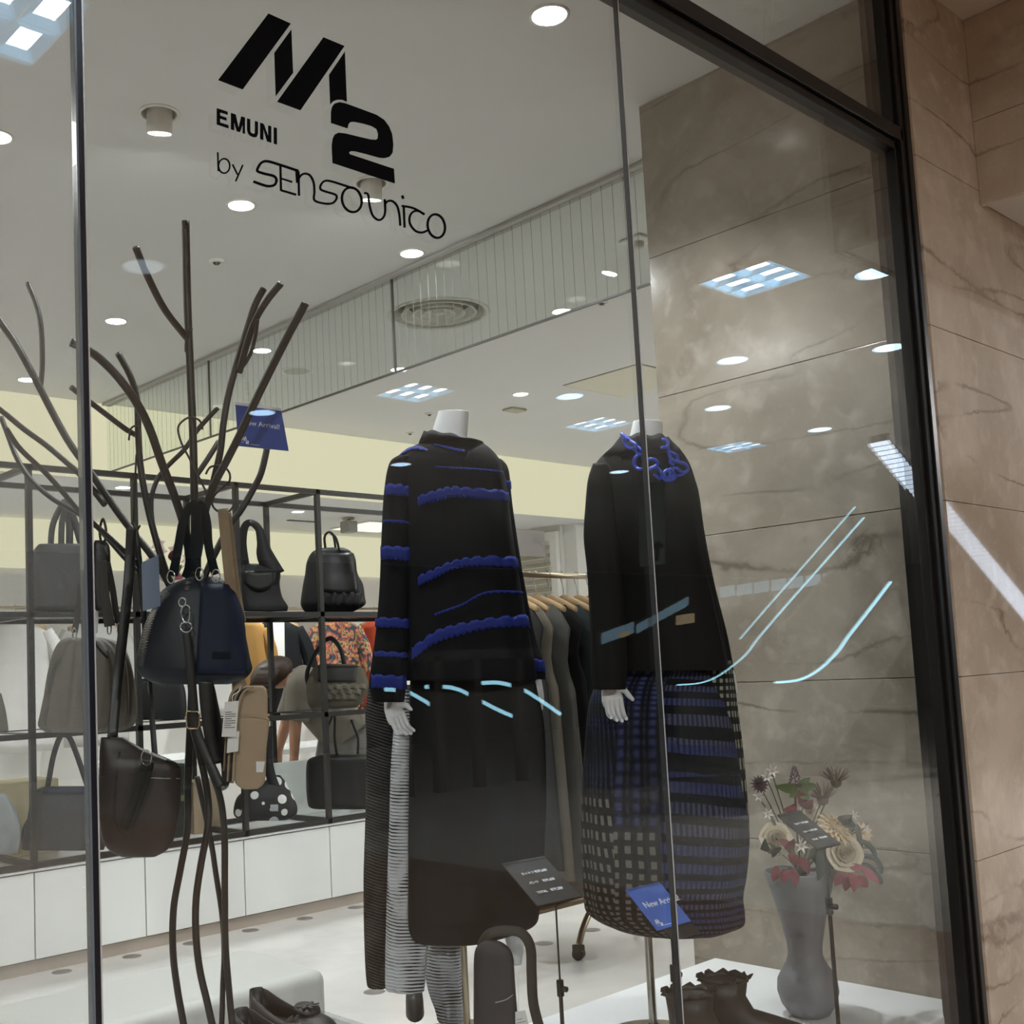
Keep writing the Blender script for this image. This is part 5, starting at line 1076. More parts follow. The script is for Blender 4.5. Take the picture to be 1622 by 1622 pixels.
BLN = plain('black_bag_nylon', '0f1113', .55, var=.2, nscale=10, bump=.2); GHOST = plain('slate_tote', '3c3d3f', .6, var=.1); TAUPB = cloth('taupe_frill', '6b6458', .7); OLIVE = cloth('olive_grey', '7a7468', .7)
sbag('tote_bag', [(862, 62, 132), (868, 56, 150), (880, 50, 162), (920, 48, 165), (968, 49, 166)], 'slate grey tote with wide handles on the top shelf at far left', GHOST, .25, 3.2, multi(hnd([(80, 868), (84, 830), (100, 797), (104, 800), (98, 830), (97, 866)], 10, GHOST), hnd([(110, 866), (110, 830), (106, 800), (118, 826), (130, 866)], 12, GHOST, dd=.05)))
sbag('shoulder_bag', [(893, 384, 408), (905, 378, 442), (925, 378, 443), (945, 378, 447), (960, 377, 456), (968, 380, 455)], 'black leather shoulder bag with looped handle on the top shelf', BLN, .3, 2.6,
     multi(lambda B, d: [MB().grid(lambda u, v: B.front(386+50*u, 905+v*34*(1-(2*u-1)**2*.5), .004), 8, 4).build('flap', BLEATH, None, True, solid=.003)], lambda B, d: [MB().ribbon([at(x, y, d) for x, y in ((385, 896), (383, 860), (388, 834), (398, 828), (410, 838), (416, 860), (420, 880), (436, 912))], [.07, .05, .04, .035, .04, .06, .09, .11], .006, _r).build('handle', BLN, None, True)]))
sbag('backpack', [(868, 512, 545), (874, 495, 556), (890, 486, 562), (910, 483, 567), (925, 480, 575), (945, 477, 578), (957, 476, 579), (966, 480, 566), (970, 484, 556)], 'black backpack with leather flap and ruffled pocket on the top shelf', BLN, .45, 2.6,
     multi(hnd([(516, 872), (514, 852), (520, 843), (528, 848), (532, 872)], 4, BLEATH), hnd([(524, 845), (532, 852), (538, 873)], 4, BLEATH, dd=-.03), lambda B, d: [MB().grid(lambda u, v: B.front(505+(55+6*v)*u, 876+62*v+3*math.sin(u*3), .008), 10, 10).build('flap', BLEATH, None, True, solid=.003)],
           lambda B, d: [MB().grid(lambda u, v: B.front(503+68*u, 940+22*v+1.5*math.sin(u*30), .006+.004*math.sin(u*34+v*3)), 40, 4).build('ruffle', BLN, None, True, solid=.003)], lambda B, d: [MB().lathe([(.012, .001), (.014, .003), (.016, .001)], B.front(554, 911, .011), 20, -_f).build('emblem_ring', BLEATH, None, True)]))
# ruffled taupe bag (middle shelf)
sbag('ruffled_bag', [(1052, 508, 560), (1058, 496, 575), (1075, 488, 582), (1090, 485, 585), (1105, 486, 578), (1115, 488, 572), (1121, 492, 562)], 'taupe bag with leather flap and rows of ruffles on the middle shelf', TAUPB, .35, 2.6,
     multi(lambda B, d: [MB().grid(lambda u, v: B.front(505+(60-2*v)*u, 1056+24*v, .006), 8, 5).build('flap', plain('dark_flap', '2a2826', .5), None, True, solid=.003)], hnd([(490, 1090), (486, 1070), (494, 1045), (512, 1018), (526, 1012), (540, 1030), (546, 1056)], 7, BLN),
           *[(lambda k: (lambda B, d: [MB().grid(lambda u, v: B.front(520-k*3+(58-k*4)*u, 1083+k*8+9*v+1.2*math.sin(u*26+k), .005+.006*math.sin(u*28+k*2)*v), 40, 3).build('ruffle', OLIVE, None, True, solid=.002)]))(k) for k in range(3)]))
sbag('box_bag', [(1196, 510, 582), (1202, 490, 586), (1215, 485, 588), (1250, 485, 588), (1275, 488, 588), (1280, 496, 586)], 'black boxy leather bag with thin handles on the cabinet top', plain('black_box_leather', '1a1817', .5), .4, 4.0, multi(hnd([(520, 1198), (515, 1170), (524, 1140), (530, 1132), (530, 1170), (534, 1196)], 4, BLN), hnd([(556, 1140), (562, 1155), (567, 1170), (567, 1194)], 4, BLN)), yy=5.0)
DOT = NT('polka_dots'); _v = DOT.n('ShaderNodeTexVoronoi'); _v.inputs['Scale'].default_value = 15; DOT.put(_v.inputs['Vector'], DOT.coord()); _m = DOT.math('LESS_THAN', _v.outputs['Distance'], .36); DOT.bsdf(DOT.mix(_m, lin('101012'), lin('dcdcda')), .6); DOT = DOT.m
sbag('polka_dot_bag', [(1228, 428, 444), (1238, 418, 452), (1250, 392, 458), (1262, 376, 465), (1280, 370, 471), (1292, 371, 468), (1298, 380, 455)], 'black polka dot pouch bag on the cabinet top', DOT, .45, 2.4, multi(lambda B, d: [MB().ribbon([at(x, y, d-.02) for x, y in ((424, 1150), (424, 1200), (430, 1232), (440, 1255), (448, 1262))], .05, .006, _r).build('strap', BLN, None, True)], lambda B, d: [MB().grid(lambda u, v: B.front(428+12*u, 1272+10*v, .003), 2, 2).build('patch', plain('patch_grey', '9fa3a6', .5), None, solid=.002)]), yy=4.98)
sbag('strap_tote', [(1246, 70, 150), (1256, 52, 158), (1290, 44, 165), (1330, 36, 168), (1345, 34, 165)], 'charcoal tote with navy trim and long straps on the cabinet top at far left', plain('tote_charcoal', '34363a', .6), .3, 3.0, multi(hnd([(75, 1250), (84, 1200), (95, 1168), (104, 1164), (112, 1172), (125, 1205), (140, 1250)], 9, plain('strap_slate', '26292c', .5)), lambda B, d: [MB().grid(lambda u, v: B.front(70+80*u, 1247+9*v, .004), 6, 2).build('trim', plain('navy_trim', '1d2540', .6), None, True, solid=.003)]), yy=5.0)
sbag('crinkle_bag', [(1256, -40, 6), (1270, -52, 18), (1300, -58, 30), (1335, -60, 32), (1352, -52, 26)], 'pale silver crinkled bag at the left edge of the picture', plain('silver_crinkle', '8d9294', .35, var=.3, nscale=14, bump=.4), .5, 2.4, None, lambda t, v: .03*math.sin(2*PI*9*t+v*8), yy=4.98)
sbag('navy_bag', [(1292, 46, 66), (1310, 36, 74), (1330, 34, 72), (1342, 38, 66)], 'small navy and orange bag beside the charcoal tote', plain('navy_tan', '223055', .6, var=.3, nscale=6), .5, 2.4, None, yy=5.2)
sbag('small_grey_bag', [(1098, -30, 2), (1120, -34, 8), (1150, -36, 13), (1158, -34, 13)], 'small grey bag cut by the left picture edge on the middle shelf', GREYN, .5, 2.4, None, yy=5.06)
sbag('black_case', [(1075, 210, 270), (1082, 200, 290), (1120, 198, 296), (1140, 202, 292)], 'black bag behind the tree stand on the middle shelf', BLN, .4, 2.8, hnd([(215, 1078), (225, 1040), (250, 1035), (268, 1078)], 4, BLN))
# white boards and boxes
tag(MB().box((0, 0, 0), (.50, .02, .30)).build('white_board', CABW, None, bevel=.003), 'blank white board leaning behind the box bag', 'board').location = on_y(438, 1275, 5.28)+Vector((.0, 0, .0))
bpy.data.objects['white_board'].location.z = .438
tag(MB().box((0, 0, 0), (.17, .14, .26)).build('beige_box', plain('box_beige', 'a8947a', .7), None, bevel=.003), 'beige box standing behind the black strap on the counter', 'box').location = (2.98, 5.15, .438)
tag(MB().box((0, 0, 0), (.2, .16, .36)).build('green_box', plain('box_dark_green', '16221f', .5), None, bevel=.003), 'dark green box behind the tree stand on the counter', 'box').location = (2.72, 5.12, .438)
tag(MB().box((0, 0, 0), (.32, .25, .34)).build('cream_box', plain('box_cream', 'c9b893', .7), None, bevel=.004), 'cream carton on the counter at far left', 'box').location = (2.0, 5.25, .438)
# shelf flowers
def bouquet(px, py, yy, label, s_=1.0, name='flower_bunch'):
    c = on_y(px, py, yy); o = []; zb = 1.5365 if c.z > 1.4 else .4385
    o.append(MB().lathe([(0, 0), (.03, 0), (.034, .04), (.025, .09), (.03, .11)], (c.x, c.y, zb), 20).build('pot', plain('pot_white', 'd5d2cc', .4), None, True))
    st = MB(); lf = MB(); rf = MB(); wf_ = MB(); rnd = random.Random(px)
    for k in range(16):
        d = Vector((rnd.uniform(-1, 1), rnd.uniform(-1, 1), rnd.uniform(.2, 1.2))).normalized(); e = Vector((c.x, c.y, zb+.16))+d*rnd.uniform(.08, .2)*s_; st.tube([(c.x, c.y, zb+.08), Vector((c.x, c.y, zb+.16)), e], .0018, 5, 2)
        if k % 3 == 0: petals(wf_, e, -_f+Vector((0, 0, .3)), .01, 6, .045*s_, .03*s_, 1.1, 2, k)
        else: leaf_mb(lf if k % 3 == 1 else rf, e-d*.03, e+d*.06*s_+Vector((0, 0, -.01)), .045*s_)
    o += [st.build('stems', STEM, None, True), lf.build('leaves', GREENL, None, True), rf.build('red_leaves', REDL, None, True), wf_.build('blooms', mat_fl('bloom_pale', 'd9c3bd'), None, True)]
    whole(name, label, 'flowers', o)
bouquet(262, 850, 5.1, 'pale pink and burgundy flower bunch on the top shelf behind the tree', 1.0); bouquet(255, 1190, 5.05, 'green and red flower bunch on the counter behind the brown bag', .8)
# ================================================================== upholstered bench
BENCH = plain('bench_cream', 'b1b2ae', .55, var=.03, nscale=8)
bn = MB().box((.55, 2.61, .10), (1.915, 3.02, .40)); bb = bn.build('seat_block', BENCH, None, True); m = bb.modifiers.new('bevel', 'BEVEL'); m.width = .035; m.segments = 5
o = [bb]+[MB().box((x-.03, y-.03, 0), (x+.03, y+.03, .102)).build('foot', TAUPE) for x in (.65, 1.82) for y in (2.7, 2.94)]
whole('bench', 'low cream upholstered bench behind the tree stand', 'bench', o)
# ================================================================== clothes rail with garments
RY = 3.27; WOOD = plain('hanger_wood', 'b0916a', .5, var=.15, nscale=40); RZT = 1.585
o = [MB().tube([(3.02, RY, RZT), (4.30, RY, RZT)], .0125, 14, smooth=False).build('hanging_bar', NICKEL, None, True), MB().tube([(3.02, RY, .21), (4.30, RY, .21)], .016, 12, smooth=False).build('lower_bar', plain('rail_bronze', '7a6a55', .35, metal=.7), None, True)]
for x in (3.02, 4.30): o.append(MB().tube([(x, RY, .20), (x, RY, RZT)], .0125, 12, smooth=False).build('post', NICKEL, None, True))
for p in ([(3.93, RY, .215), (3.80, RY-.02, .19), (3.67, RY-.06, .12), (3.60, RY-.085, .05)], [(4.30, RY, .215), (4.36, RY-.05, .17), (4.40, RY-.11, .10), (4.41, RY-.14, .05)], [(4.30, RY, .215), (4.30, RY+.08, .17), (4.30, RY+.16, .10), (4.30, RY+.19, .05)], [(3.02, RY, .215), (3.0, RY+.1, .17), (2.98, RY+.17, .10), (2.98, RY+.19, .05)]):
    f = MB().tube(p, .014, 12, 5).build('curved_leg', NICKEL, None, True); o.append(f); e = Vector(p[-1])
    o.append(MB().lathe([(0, -.016), (.024, -.016), (.025, 0), (.024, .016), (0, .016)], (e.x, e.y, .0255), 18, (1, .3, 0)).build('caster', BLACKM, None, True)); o.append(MB().box((e.x-.018, e.y-.02, .03), (e.x+.018, e.y+.02, .062)).build('caster_fork', BLACKM, None, bevel=.004))
for k in range(len(o)):
    if o[k].name.startswith('curved_leg'): under(o[k], o[k+1], o[k+2])
whole('clothes_rail', 'nickel clothes rail on casters between the two mannequins', 'clothes rail', o, loc=(3.66, RY, 0))
GAR = [(3.40, '2c2b2a', 1.0, 'black sleeveless dress on the rail nearest the tunic', .21), (3.47, '6d665c', 1.05, 'taupe sleeveless dress at the left of the rail', .205), (3.555, '55534f', 1.12, 'grey pinafore dress beside the taupe one on the rail', .21), (3.64, '1b1a1a', .95, 'black garment with dark collar on the rail', .2), (3.73, '33383a', 1.05, 'dark slate dress in the middle of the rail', .21), (3.82, '4d4a46', 1.02, 'charcoal sleeveless dress on the rail left of the checked skirt', .215), (3.90, '24221f', 1.0, 'dark brown dress on the rail half behind the black top', .2), (3.98, '3a3836', 1.05, 'dark grey dress on the rail behind the black top', .2)]
HG = plain('hook_steel', 'c9c9c7', .25, metal=1, bump=0)
for i, (x, c, ln, lab, hw) in enumerate(GAR):
    tw = .30+.05*math.sin(i*2.1); dirv = Vector((math.sin(tw)*.55, math.cos(tw), 0)).normalized(); nr = Vector((dirv.y, -dirv.x, 0)); top = Vector((x, RY, RZT-.115))
    hk = MB().tube([(x, RY-.012, RZT+.004), (x, RY-.006, RZT+.016), (x, RY+.008, RZT+.0165), (x+.002, RY+.0165, RZT+.002), (x+.002, RY+.010, RZT-.03), (x, RY, RZT-.055), top+Vector((0, 0, .0))], .0016, 6, 4).build('hook', HG, None, True)
    yoke = MB().loft([[top+dirv*(u*hw*.85)+Vector((0, 0, -.055*abs(u)**1.3+.012))+nr*(.011*math.cos(2*PI*k/12))*(1.1-.3*abs(u))+Vector((0, 0, (.022*(1-.45*abs(u)))*math.sin(2*PI*k/12))) for k in range(13)] for u in [j/6-1 for j in range(13)]]).build('yoke', WOOD, None, True)
    tag(whole('coat_hanger', 'wooden hanger carrying the '+lab.replace(' on the rail', '').replace(' of the rail', ''), 'hanger', [hk, yoke], 'wooden hangers on the rail', loc=(x, RY, RZT)))
    rings = []; zt = top.z-.02
    for j in range(19):
        t = j/18; z = zt-ln*t; sh_ = hw*(.62+.38*min(1, t/.06)) if t < .06 else hw*(1-.20*math.sin(min(1, (t-.06)/.22)*PI)*.9+.22*max(0, t-.3)); th = .022+.022*t; cc = top+Vector((0, 0, z-top.z-.045*min(1, t/.06)))
        rings.append([cc+dirv*(sh_*math.cos(2*PI*k/36))+nr*(th*math.sin(2*PI*k/36)*(1+.4*math.sin(k*1.7+i)*t)+.012*t*math.sin(k*1.1+i)) for k in range(37)])
    tag(MB().loft(rings, False).build('dress', cloth('dress_%d' % i, c, .85, var=.12), None, True, solid=.003), lab, 'dress', 'garments on the rail')
q0 = on_y(814, 838, RY+.06); q1 = on_y(864, 882, RY+.06)
tag(MB().box((q0.x, RY+.06, q1.z), (q1.x, RY+.063, q0.z)).build('rail_card', plain('card_grey', 'dad4d1', .6, var=.03)), 'blank grey card clipped above the clothes rail', 'sign card')
cl = on_y(862, 890, RY); whole('card_clip', 'clear plastic clip holding the grey card on the rail', 'clip', [MB().tube([(3.63, RY, RZT+.014), (3.61, RY-.01, RZT+.05), (3.64, RY, RZT+.09), (3.655, RY+.01, RZT+.05), (3.64, RY+.012, RZT+.014)], .005, 8, 4).build('ring', ACRYL, None, True), MB().box((3.615, RY+.05, RZT+.145), (3.675, RY+.074, RZT+.185)).build('jaw', ACRYL), MB().tube([(3.64, RY, RZT+.09), (3.645, RY+.05, RZT+.15)], .005, 8, smooth=False).build('arm', ACRYL, None, True)])
# ================================================================== garments on the rear wall, table, person
o = [MB().tube([(3.0, 7.9, 1.78), (8.0, 7.9, 1.78)], .012, 10, smooth=False).build('bar', NICKEL, None, True)]+[MB().tube([(x, 7.9, 1.78), (x, 8.449, 1.78)], .01, 8, smooth=False).build('bracket', NICKEL, None, True) for x in (3.1, 5.0, 7.9)]
whole('wall_rail', 'thin metal hanging rail on the rear wall', 'clothes rail', o)
def wallgarment(px, wd, ln, mat, lab, sleeves=True, inner=None, z0=1.78):
    p = on_y(px, 1000, 7.9); c = Vector((p.x, 7.9, z0-.14)); sd = Vector((.93, -.36, 0)); nr = Vector((.36, .93, 0)); rings = []
    hg = [MB().tube([(p.x, 7.9-.012, z0+.01), (p.x, 7.9, z0+.022), (p.x+.003, 7.912, z0+.006), (p.x, 7.9, z0-.04), (p.x, 7.9, z0-.10)], .002, 6, 4).build('hook', HG, None, True), MB().loft([[c+sd*(u*wd*.42)+Vector((0, 0, .045-.06*abs(u)))+nr*(.012*math.cos(2*PI*k/10))+Vector((0, 0, .02*math.sin(2*PI*k/10))) for k in range(11)] for u in [j/5-1 for j in range(11)]]).build('yoke', WOOD, None, True)]
    whole('coat_hanger', 'wooden hanger of the '+lab.split(' hanging')[0], 'hanger', hg, 'hangers on the rear wall', loc=(p.x, 7.9, z0))
    for t in [j/14 for j in range(15)]:
        hw = wd*(.20+.30*min(1, (t/.12))**.6) if t < .12 else wd*(.5-.06*math.sin(min(1, (t-.12)/.4)*PI)); rings.append([c+Vector((0, 0, .03-ln*t))+sd*(hw*math.cos(2*PI*k/32))+nr*(.07*math.sin(2*PI*k/32)*(1+.15*math.sin(k*2.0)*t)) for k in range(33)])
    o = [MB().loft(rings, False).build('body', mat, None, True, solid=.004)]
    if sleeves:
        for s_ in (-1, 1): o.append(MB().tube([c+sd*(s_*wd*.40)+Vector((0, 0, -.03)), c+sd*(s_*wd*.56)+Vector((0, 0, -.2)), c+sd*(s_*wd*.66)+Vector((0, 0, -.42))], [.05, .06, .055], 14, 5).build('sleeve', mat, None, True))
    if inner: o.append(MB().prism([c+sd*-.05+nr*-.10+Vector((0, 0, .02)), c+sd*.05+nr*-.10+Vector((0, 0, .02)), c+sd*.045+nr*-.09+Vector((0, 0, -.35)), c+sd*-.02+nr*-.09+Vector((0, 0, -.35))], nr*.02).build('shirt_front', inner))
    whole('hanging_garment', lab, 'garment', o, 'garments on the rear wall')
FLO = NT('floral_print'); _n = FLO.noise(14, 4, FLO.coord(), 1.5); FLO.bsdf(FLO.ramp(_n, [(.30, lin('1f3d46')), (.42, lin('39414a')), (.5, lin('b8584c')), (.56, lin('c9a35e')), (.62, lin('2c5a58')), (.7, lin('35353d'))]), .8); FLO = FLO.m
wallgarment(437, .46, .75, cloth('jacket_black', '19191b', .8), 'black jacket over a white shirt hanging on the rear wall', True, WALLP); wallgarment(532, .44, .72, FLO, 'floral print blouse hanging on the rear wall'); wallgarment(594, .34, 1.0, cloth('orange_knit', 'b04a30', .85), 'orange red knit hanging on the rear wall beside the tunic'); wallgarment(394, .3, .6, cloth('tan_jacket', '96713f', .85), 'tan jacket hanging behind the black jacket on the rear wall')
wallgarment(25, .5, .9, cloth('pale_blouse', 'c9c7c2', .85), 'pale blouse hanging on the rear wall at far left'); wallgarment(150, .46, .9, cloth('grey_blouse', 'b7b5b0', .85), 'light grey blouse hanging on the rear wall left of the joint')
tt = [MB().box((3.2, 6.25, .70), (5.4, 6.85, .735)).build('table_top', CABW, None, bevel=.003)]+[MB().box((x, y, 0), (x+.05, y+.05, .70)).build('leg', CABW) for x in (3.22, 5.33) for y in (6.27, 6.78)]
whole('display_table', 'white display table behind the shelf frame', 'table', tt)
SKIN = plain('skin', 'b98a70', .55, var=.05, nscale=15); HAIR = plain('brown_hair', '3b2a20', .5, var=.35, nscale=60, bump=.3); SHIRT = cloth('shirt_grey_taupe', '7f786d', .85); SKIRT = cloth('skirt_grey', '77736e', .85)
PD = 7.15
def pp_(x, y, dd=0.0): return at(x, y, PD+dd)
def skin_body(name, verts, edges, radii, root, mat):
    me = bpy.data.meshes.new(name); me.from_pydata(verts, edges, []); o = bpy.data.objects.new(name, me); COL.objects.link(o); me.materials.append(mat)
    o.modifiers.new('skin', 'SKIN').use_smooth_shade = True
    if not me.skin_vertices: me.skin_vertices.new() if hasattr(me.skin_vertices, 'new') else None
    bpy.context.view_layer.objects.active = o
    sv = me.skin_vertices[0].data
    for i, r in enumerate(radii): sv[i].radius = r if isinstance(r, tuple) else (r, r); sv[i].use_root = (i == root)
    s = o.modifiers.new('sub', 'SUBSURF'); s.levels = 2; s.render_levels = 2; return o
hips = pp_(552, 1165); floorz = 0.0
def ground(v, z): return Vector((v.x, v.y, z))
chest = pp_(498, 1098); neckp = pp_(462, 1078); headc = pp_(427, 1072); shN = pp_(478, 1084, -.16); shF = pp_(478, 1078, .16); elN = pp_(468, 1142, -.16); elF = pp_(455, 1140, .2); wrN = pp_(466, 1196, -.14); wrF = pp_(440, 1190, .2)
hipN = hips+_f*-.09; hipF = hips+_f*.09; kn = ground(hipN+_r*-.03, .50); kf = ground(hipF+_r*-.02, .50); an = ground(hipN+_r*.02, .09); af = ground(hipF+_r*.03, .09); tn = ground(an-_r*.16, .035); tf = ground(af-_r*.16, .035)
V_ = [hips, (hips+chest)/2, chest, neckp, headc, shN, elN, wrN, shF, elF, wrF, hipN, kn, an, tn, hipF, kf, af, tf]
hand_n = wrN+Vector((0, 0, -.09))-_r*.01; hand_f = wrF+Vector((0, 0, -.09))
V_ += [hand_n, hand_f]
E_ = [(0, 1), (1, 2), (2, 3), (3, 4), (2, 5), (5, 6), (6, 7), (2, 8), (8, 9), (9, 10), (0, 11), (11, 12), (12, 13), (13, 14), (0, 15), (15, 16), (16, 17), (17, 18), (7, 19), (10, 20)]
R_ = [.13, .12, .13, .05, .085, .055, .042, .030, .055, .042, .030, .09, .058, .042, .035, .09, .058, .042, .035, .028, .028]
bpy.context.view_layer.update()
body = skin_body('body', V_, E_, R_, 0, SKIN); po = [body]
for hp, sd_ in ((hand_n, 1), (hand_f, -1)): 
    hb = MB(); poly_hand(hb, hp+Vector((0, 0, .055)), Vector((-.1, 0, -1)), -_r, .95, .35, sd_); po.append(hb.build('hand', SKIN, None, True))
hr = MB(); hax = (headc-neckp).normalized()
rings = []
for j in range(13):
    a = PI*j/12; r_ = math.sin(a)*.118; c = headc+_r*.012+Vector((0, 0, .02))+(Vector((0, 0, 1))*.6-hax*.3).normalized()*(math.cos(a)*.12); rings.append([c+_f*(r_*math.cos(2*PI*k/24))*.9+_r*(r_*math.sin(2*PI*k/24)*1.05)+Vector((0, 0, .006*math.sin(k*3+j))) for k in range(25)])
hr.loft(rings); po.append(hr.build('hair', HAIR, None, True))
fl_ = MB()
for k in range(9): fl_.ribbon([headc+_r*(.06-.012*k)+Vector((0, 0, .06))-_f*.09, headc+_r*(.03-.014*k)+Vector((0, 0, -.02))-_f*.11, headc+_r*(.0-.016*k)+Vector((0, 0, -.12))-_f*.07], .035, .012, _r)
under(po[-1], fl_.build('hair_strands', HAIR, None, True))
nb = MB().tube([headc-_r*.085+Vector((0, 0, -.02)), headc-_r*.108+Vector((0, 0, -.045)), headc-_r*.092+Vector((0, 0, -.052))], [.014, .012, .010], 8).build('nose', SKIN, None, True); po.append(nb)
sr = MB().tube([hips+(hips-chest)*.02, (hips*2+chest)/3, (hips+chest*2)/3, chest, chest.lerp(neckp, .7)], [.17, .165, .17, .175, .08], 24, 5); po.append(sr.build('shirt', SHIRT, None, True))
for s_, e_ in ((shN, elN), (shF, elF)): po.append(MB().tube([chest.lerp(s_, .45)+Vector((0, 0, .015)), s_, s_.lerp(e_, .55), s_.lerp(e_, .95)], [.10, .095, .085, .082], 18, 5).build('sleeve', SHIRT, None, True))
po.append(MB().loft([[ground(hips, z)+_r*(rr*math.cos(2*PI*k/28)*(1+.06*math.sin(k*2.5)))+_f*(rr*.85*math.sin(2*PI*k/28)) for k in range(29)] for z, rr in ((hips.z+.08, .13), (hips.z, .185), (.7, .21), (.45, .24), (.32, .25))]).build('skirt', SKIRT, None, True))
whole('person', 'person with brown hair bending over, wearing a taupe short-sleeved shirt, behind the shelves', 'person', po, loc=(hips.x, hips.y, 0))

# ================================================================== fixtures under the low rear ceiling, odd tag
p = on_z(552, 820, LOW)
whole('ceiling_spot', 'small grey projector spot under the low rear ceiling beside the tunic', 'spotlight', [MB().lathe([(0, 0), (.05, 0), (.05, -.02), (0, -.02)], (p.x, p.y, LOW-.0005), 20).build('mount', NICKEL, None, True), MB().box((p.x-.05, p.y-.06, LOW-.13), (p.x+.05, p.y+.06, LOW-.03)).build('head', plain('spot_grey', '9c9a94', .5), None, bevel=.01), MB().tube([(p.x, p.y, LOW-.018), (p.x, p.y, LOW-.035)], .012, 8, smooth=False).build('stem', NICKEL, None, True)])
p = on_z(592, 833, LOW); PNL = emit('rear_panel_glow', 'fff6e2', 1.6); PNL.cycles.emission_sampling = 'NONE'
whole('panel_light', 'lit square panel in the low rear ceiling left of the tunic', 'ceiling light', [MB().box((p.x-.28, p.y-.28, LOW-.012), (p.x+.28, p.y+.28, LOW-.0005)).build('frame', RIMW), MB().box((p.x-.26, p.y-.26, LOW-.016), (p.x+.26, p.y+.26, LOW-.0125)).build('diffuser', PNL)])
p = on_z(479, 825, LOW); tag(MB().box((p.x-.15, p.y-.02, LOW-.006), (p.x+.15, p.y+.02, LOW-.0005)).build('slot_vent', plain('vent_dark', '4a4845', .7)), 'thin dark slot vent in the low rear ceiling above the backpack', 'vent')
card('price_tag', [(141, 926), (157, 924), (155, 1003), (140, 999)], 2.22, PAPER, 'tall white tag hanging right of the left glass joint', 'tag', 'swing tags')
# ================================================================== the mall behind the camera (seen mirrored in the glass and polished marble)
struct(MB().box((-6, -12.1, 0), (24, -12, 3.0)).build('wall_mall_far', MALLW)); struct(MB().box((23.9, -12, 0), (24, 1.2, 3.0)).build('wall_mall_end', MALLW)); struct(MB().box((-6.1, -12, 0), (-6, 1.2, 3.0)).build('wall_mall_side', MALLW))
def vm(x, y, yy): return mirror(on_y(x, y, yy))
def led(name, pts, yv, r, label, mat=LEDC): return tag(MB().tube([vm(x, y, yv) for x, y in pts], r, 8, 5).build(name, mat, None, True), label, 'light strip', 'escalator light strips')
led('handrail_light', [(1354, 803), (1300, 865), (1260, 911), (1215, 962), (1172, 1012)], 6.6, .005, 'cyan handrail light line mirrored on the marble, uppermost')
led('handrail_light', [(1368, 820), (1300, 897), (1240, 965), (1200, 1012), (1181, 1037), (1152, 1061), (1131, 1074), (1108, 1082), (1073, 1085)], 6.0, .006, 'curving cyan handrail light mirrored over the checked skirt')
led('handrail_light', [(1410, 922), (1378, 964), (1345, 1006), (1324, 1035), (1295, 1062), (1265, 1077), (1228, 1081)], 4.6, .009, 'bright curved handrail light mirrored on the marble above the flowers')
led('handrail_light', [(764, 1082), (786, 1081), (807, 1085), (824, 1090), (851, 1106), (887, 1131)], 9.0, .022, 'curved cyan handrail light mirrored beside the tunic cuff')
led('handrail_light', [(674, 1088), (705, 1088), (728, 1093), (755, 1107), (790, 1125), (811, 1134)], 9.4, .022, 'curved cyan handrail light mirrored on the black overskirt')
led('handrail_light', [(610, 1092), (642, 1095), (665, 1106), (684, 1118), (697, 1129)], 9.8, .022, 'curved cyan handrail light mirrored near the left sleeve cuff')
# escalator side panels carrying the lights
PANEL = plain('escalator_panel', '4a4b4c', .3, metal=.6); ESC = plain('escalator_side', '35342f', .4)
for pts, yv, lab in (([(1385, 835), (1215, 1018), (1150, 1090), (1075, 1093), (1075, 1180), (1180, 1180), (1420, 900)], 6.3, 'dark escalator flank mirrored behind the skirt'), ([(1420, 935), (1330, 1045), (1260, 1088), (1225, 1090), (1225, 1230), (1300, 1230), (1440, 1010)], 4.75, 'dark escalator flank mirrored on the marble')):
    tag(MB().prism([vm(x, y, yv) for x, y in pts], (0, -.06, 0)).build('escalator_side', ESC), lab, 'escalator')
# sloping belt of light slats (underside of the upper escalator)
A0, A1 = vm(1378, 706, 3.95), vm(1408, 699, 3.95); X0 = 8.0
a = mirror(on_x(1378, 706, X0)); b = mirror(on_x(1408, 699, X0)); c = mirror(on_y(1562, 924, 2*GY-a.y)); n = 36; o = []
tgt = Vector((c.x, a.y, c.z)); sl0 = MB().obox((0, 0, 0), Vector(((tgt.x-a.x)/n*.28, 0, (tgt.z-a.z)/n*.28)), Vector((0, (b.y-a.y)/2, 0)), Vector((.002, 0, .006))).build('light_slat', LEDW)
for k in range(int(n*1.6)):
    s_ = sl0 if k == 0 else sl0.copy()
    if k: COL.objects.link(s_)
    s_.location = a.lerp(tgt, k/n)+Vector((0, (b.y-a.y)/2, 0)); o.append(s_)
e1 = a.lerp(tgt, 1.6); w_ = Vector((0, b.y-a.y, 0))
o.append(MB().prism([a+Vector((0, 0, .02)), e1+Vector((0, 0, .02)), e1+w_+Vector((0, 0, .02)), a+w_+Vector((0, 0, .02))], (0, 0, .05)).build('belt_tray', PANEL))
whole('light_belt', 'sloping belt of white light slats mirrored across the window post and marble', 'light strip', o)
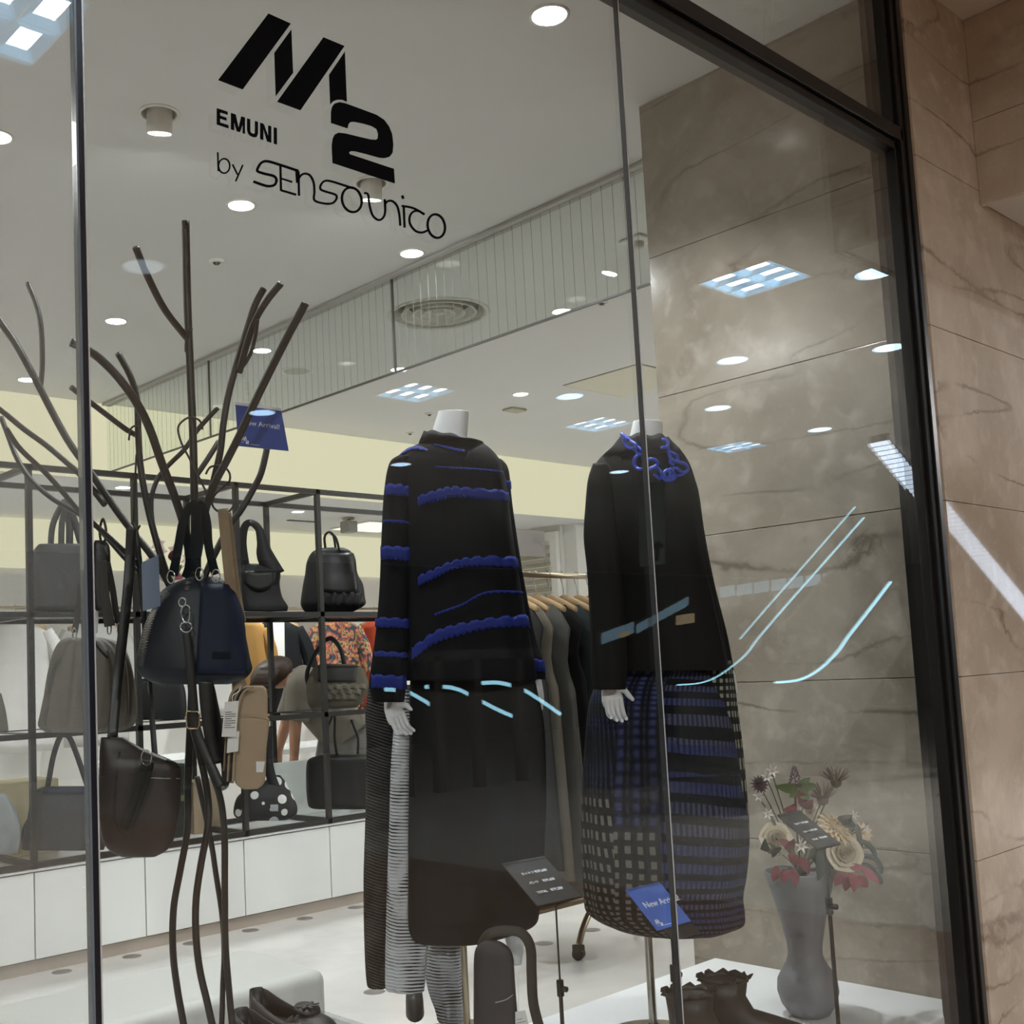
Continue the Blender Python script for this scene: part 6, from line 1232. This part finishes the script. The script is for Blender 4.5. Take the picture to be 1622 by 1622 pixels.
# clerestory glazing, far shop fronts
WINB = emit('far_glazing', 'a8d0e8', .9); WINW = emit('far_shop_glow', 'ffe2b0', .8)
for m_ in (WINB, WINW): m_.cycles.emission_sampling = 'NONE'
DKP = plain('far_pier', '3a332d', .6)
g = 0
for x0, x1, ya, yb, nn in ((1140, 1330, 930, 905, 7), (1010, 1092, 990, 945, 8), (955, 1005, 1003, 985, 6)):
    o = []
    for k in range(nn):
        xa, xb = x0+(x1-x0)*(k+.12)/nn, x0+(x1-x0)*(k+.88)/nn; t0, t1 = ya+(yb-ya)*k/nn, ya+(yb-ya)*(k+1)/nn; h = 17 if nn < 8 else 13
        P = [vm(xa, t0, 10.5), vm(xb, t1, 10.5), vm(xb, t1+h, 10.5), vm(xa, t0+h, 10.5)]; o.append(MB().prism(P, (0, -.04, 0)).build('pane', WINB))
    Pf = [vm(x0-3, ya-2, 10.5), vm(x1+3, yb-2, 10.5), vm(x1+3, yb+h+3, 10.5), vm(x0-3, ya+h+3, 10.5)]; o.append(MB().prism([p+Vector((0, -.05, 0)) for p in Pf], (0, -.05, 0)).build('frame', DKP))
    whole('far_window_band', ['row of pale glazing panes mirrored on the marble', 'row of small blue panes mirrored on the lower black top', 'short row of blue panes mirrored near the left sleeve'][g], 'window', o); g += 1
for i, (x0, x1, y0, y1, lab) in enumerate(((1075, 1100, 975, 990, 'warm glowing shop sign mirrored at the black top hem'), (985, 997, 1003, 1010, 'small warm sign mirrored near the black sleeve'), (1165, 1230, 1010, 1035, 'dim red shop display mirrored on the marble'))):
    tag(MB().prism([vm(x0, y0, 10.2), vm(x1, y0-4, 10.2), vm(x1, y1-4, 10.2), vm(x0, y1, 10.2)], (0, -.05, 0)).build('far_sign', WINW if i < 2 else plain('far_red', '7a2a20', .6)), lab, 'sign')
# dark kiosk framework and posts mirrored on the overskirt
o = []
for x in (642, 695, 757, 825): p = vm(x, 1190, 8.5); o.append(MB().box((p.x-.05, p.y-.05, .0), (p.x+.05, p.y+.05, 1.35)).build('post', DKP))
p0, p1 = vm(600, 1060, 8.5), vm(900, 1048, 8.5); o.append(MB().box((p0.x, p0.y-.05, 1.30), (p1.x, p0.y+.05, 1.40)).build('rail', DKP))
whole('mall_railing', 'brown post and rail balustrade mirrored on the black overskirt', 'railing', o)
# hanging direction sign with arrow
p = vm(1025, 800, 7.0); s0 = vm(1020, 765, 7.0); s1 = vm(1053, 765, 7.0); s2 = vm(1053, 893, 7.0); s3 = vm(1023, 897, 7.0)
o = [MB().prism([s0, s1, s2, s3], (0, -.08, 0)).build('panel', emit('sign_panel_dim', '8a9486', .30))]
ar = [vm(1040, 888, 6.99), vm(1042, 860, 6.99)]; o.append(MB().tube(ar, .02, 6, smooth=False).build('arrow', VINYL)); o.append(MB().tube([vm(1034, 870, 6.99), vm(1042, 859, 6.99), vm(1049, 866, 6.99)], .02, 6, smooth=False).build('arrow_head', VINYL))
whole('direction_sign', 'tall pale direction sign with an up arrow mirrored on the black top', 'sign', o)
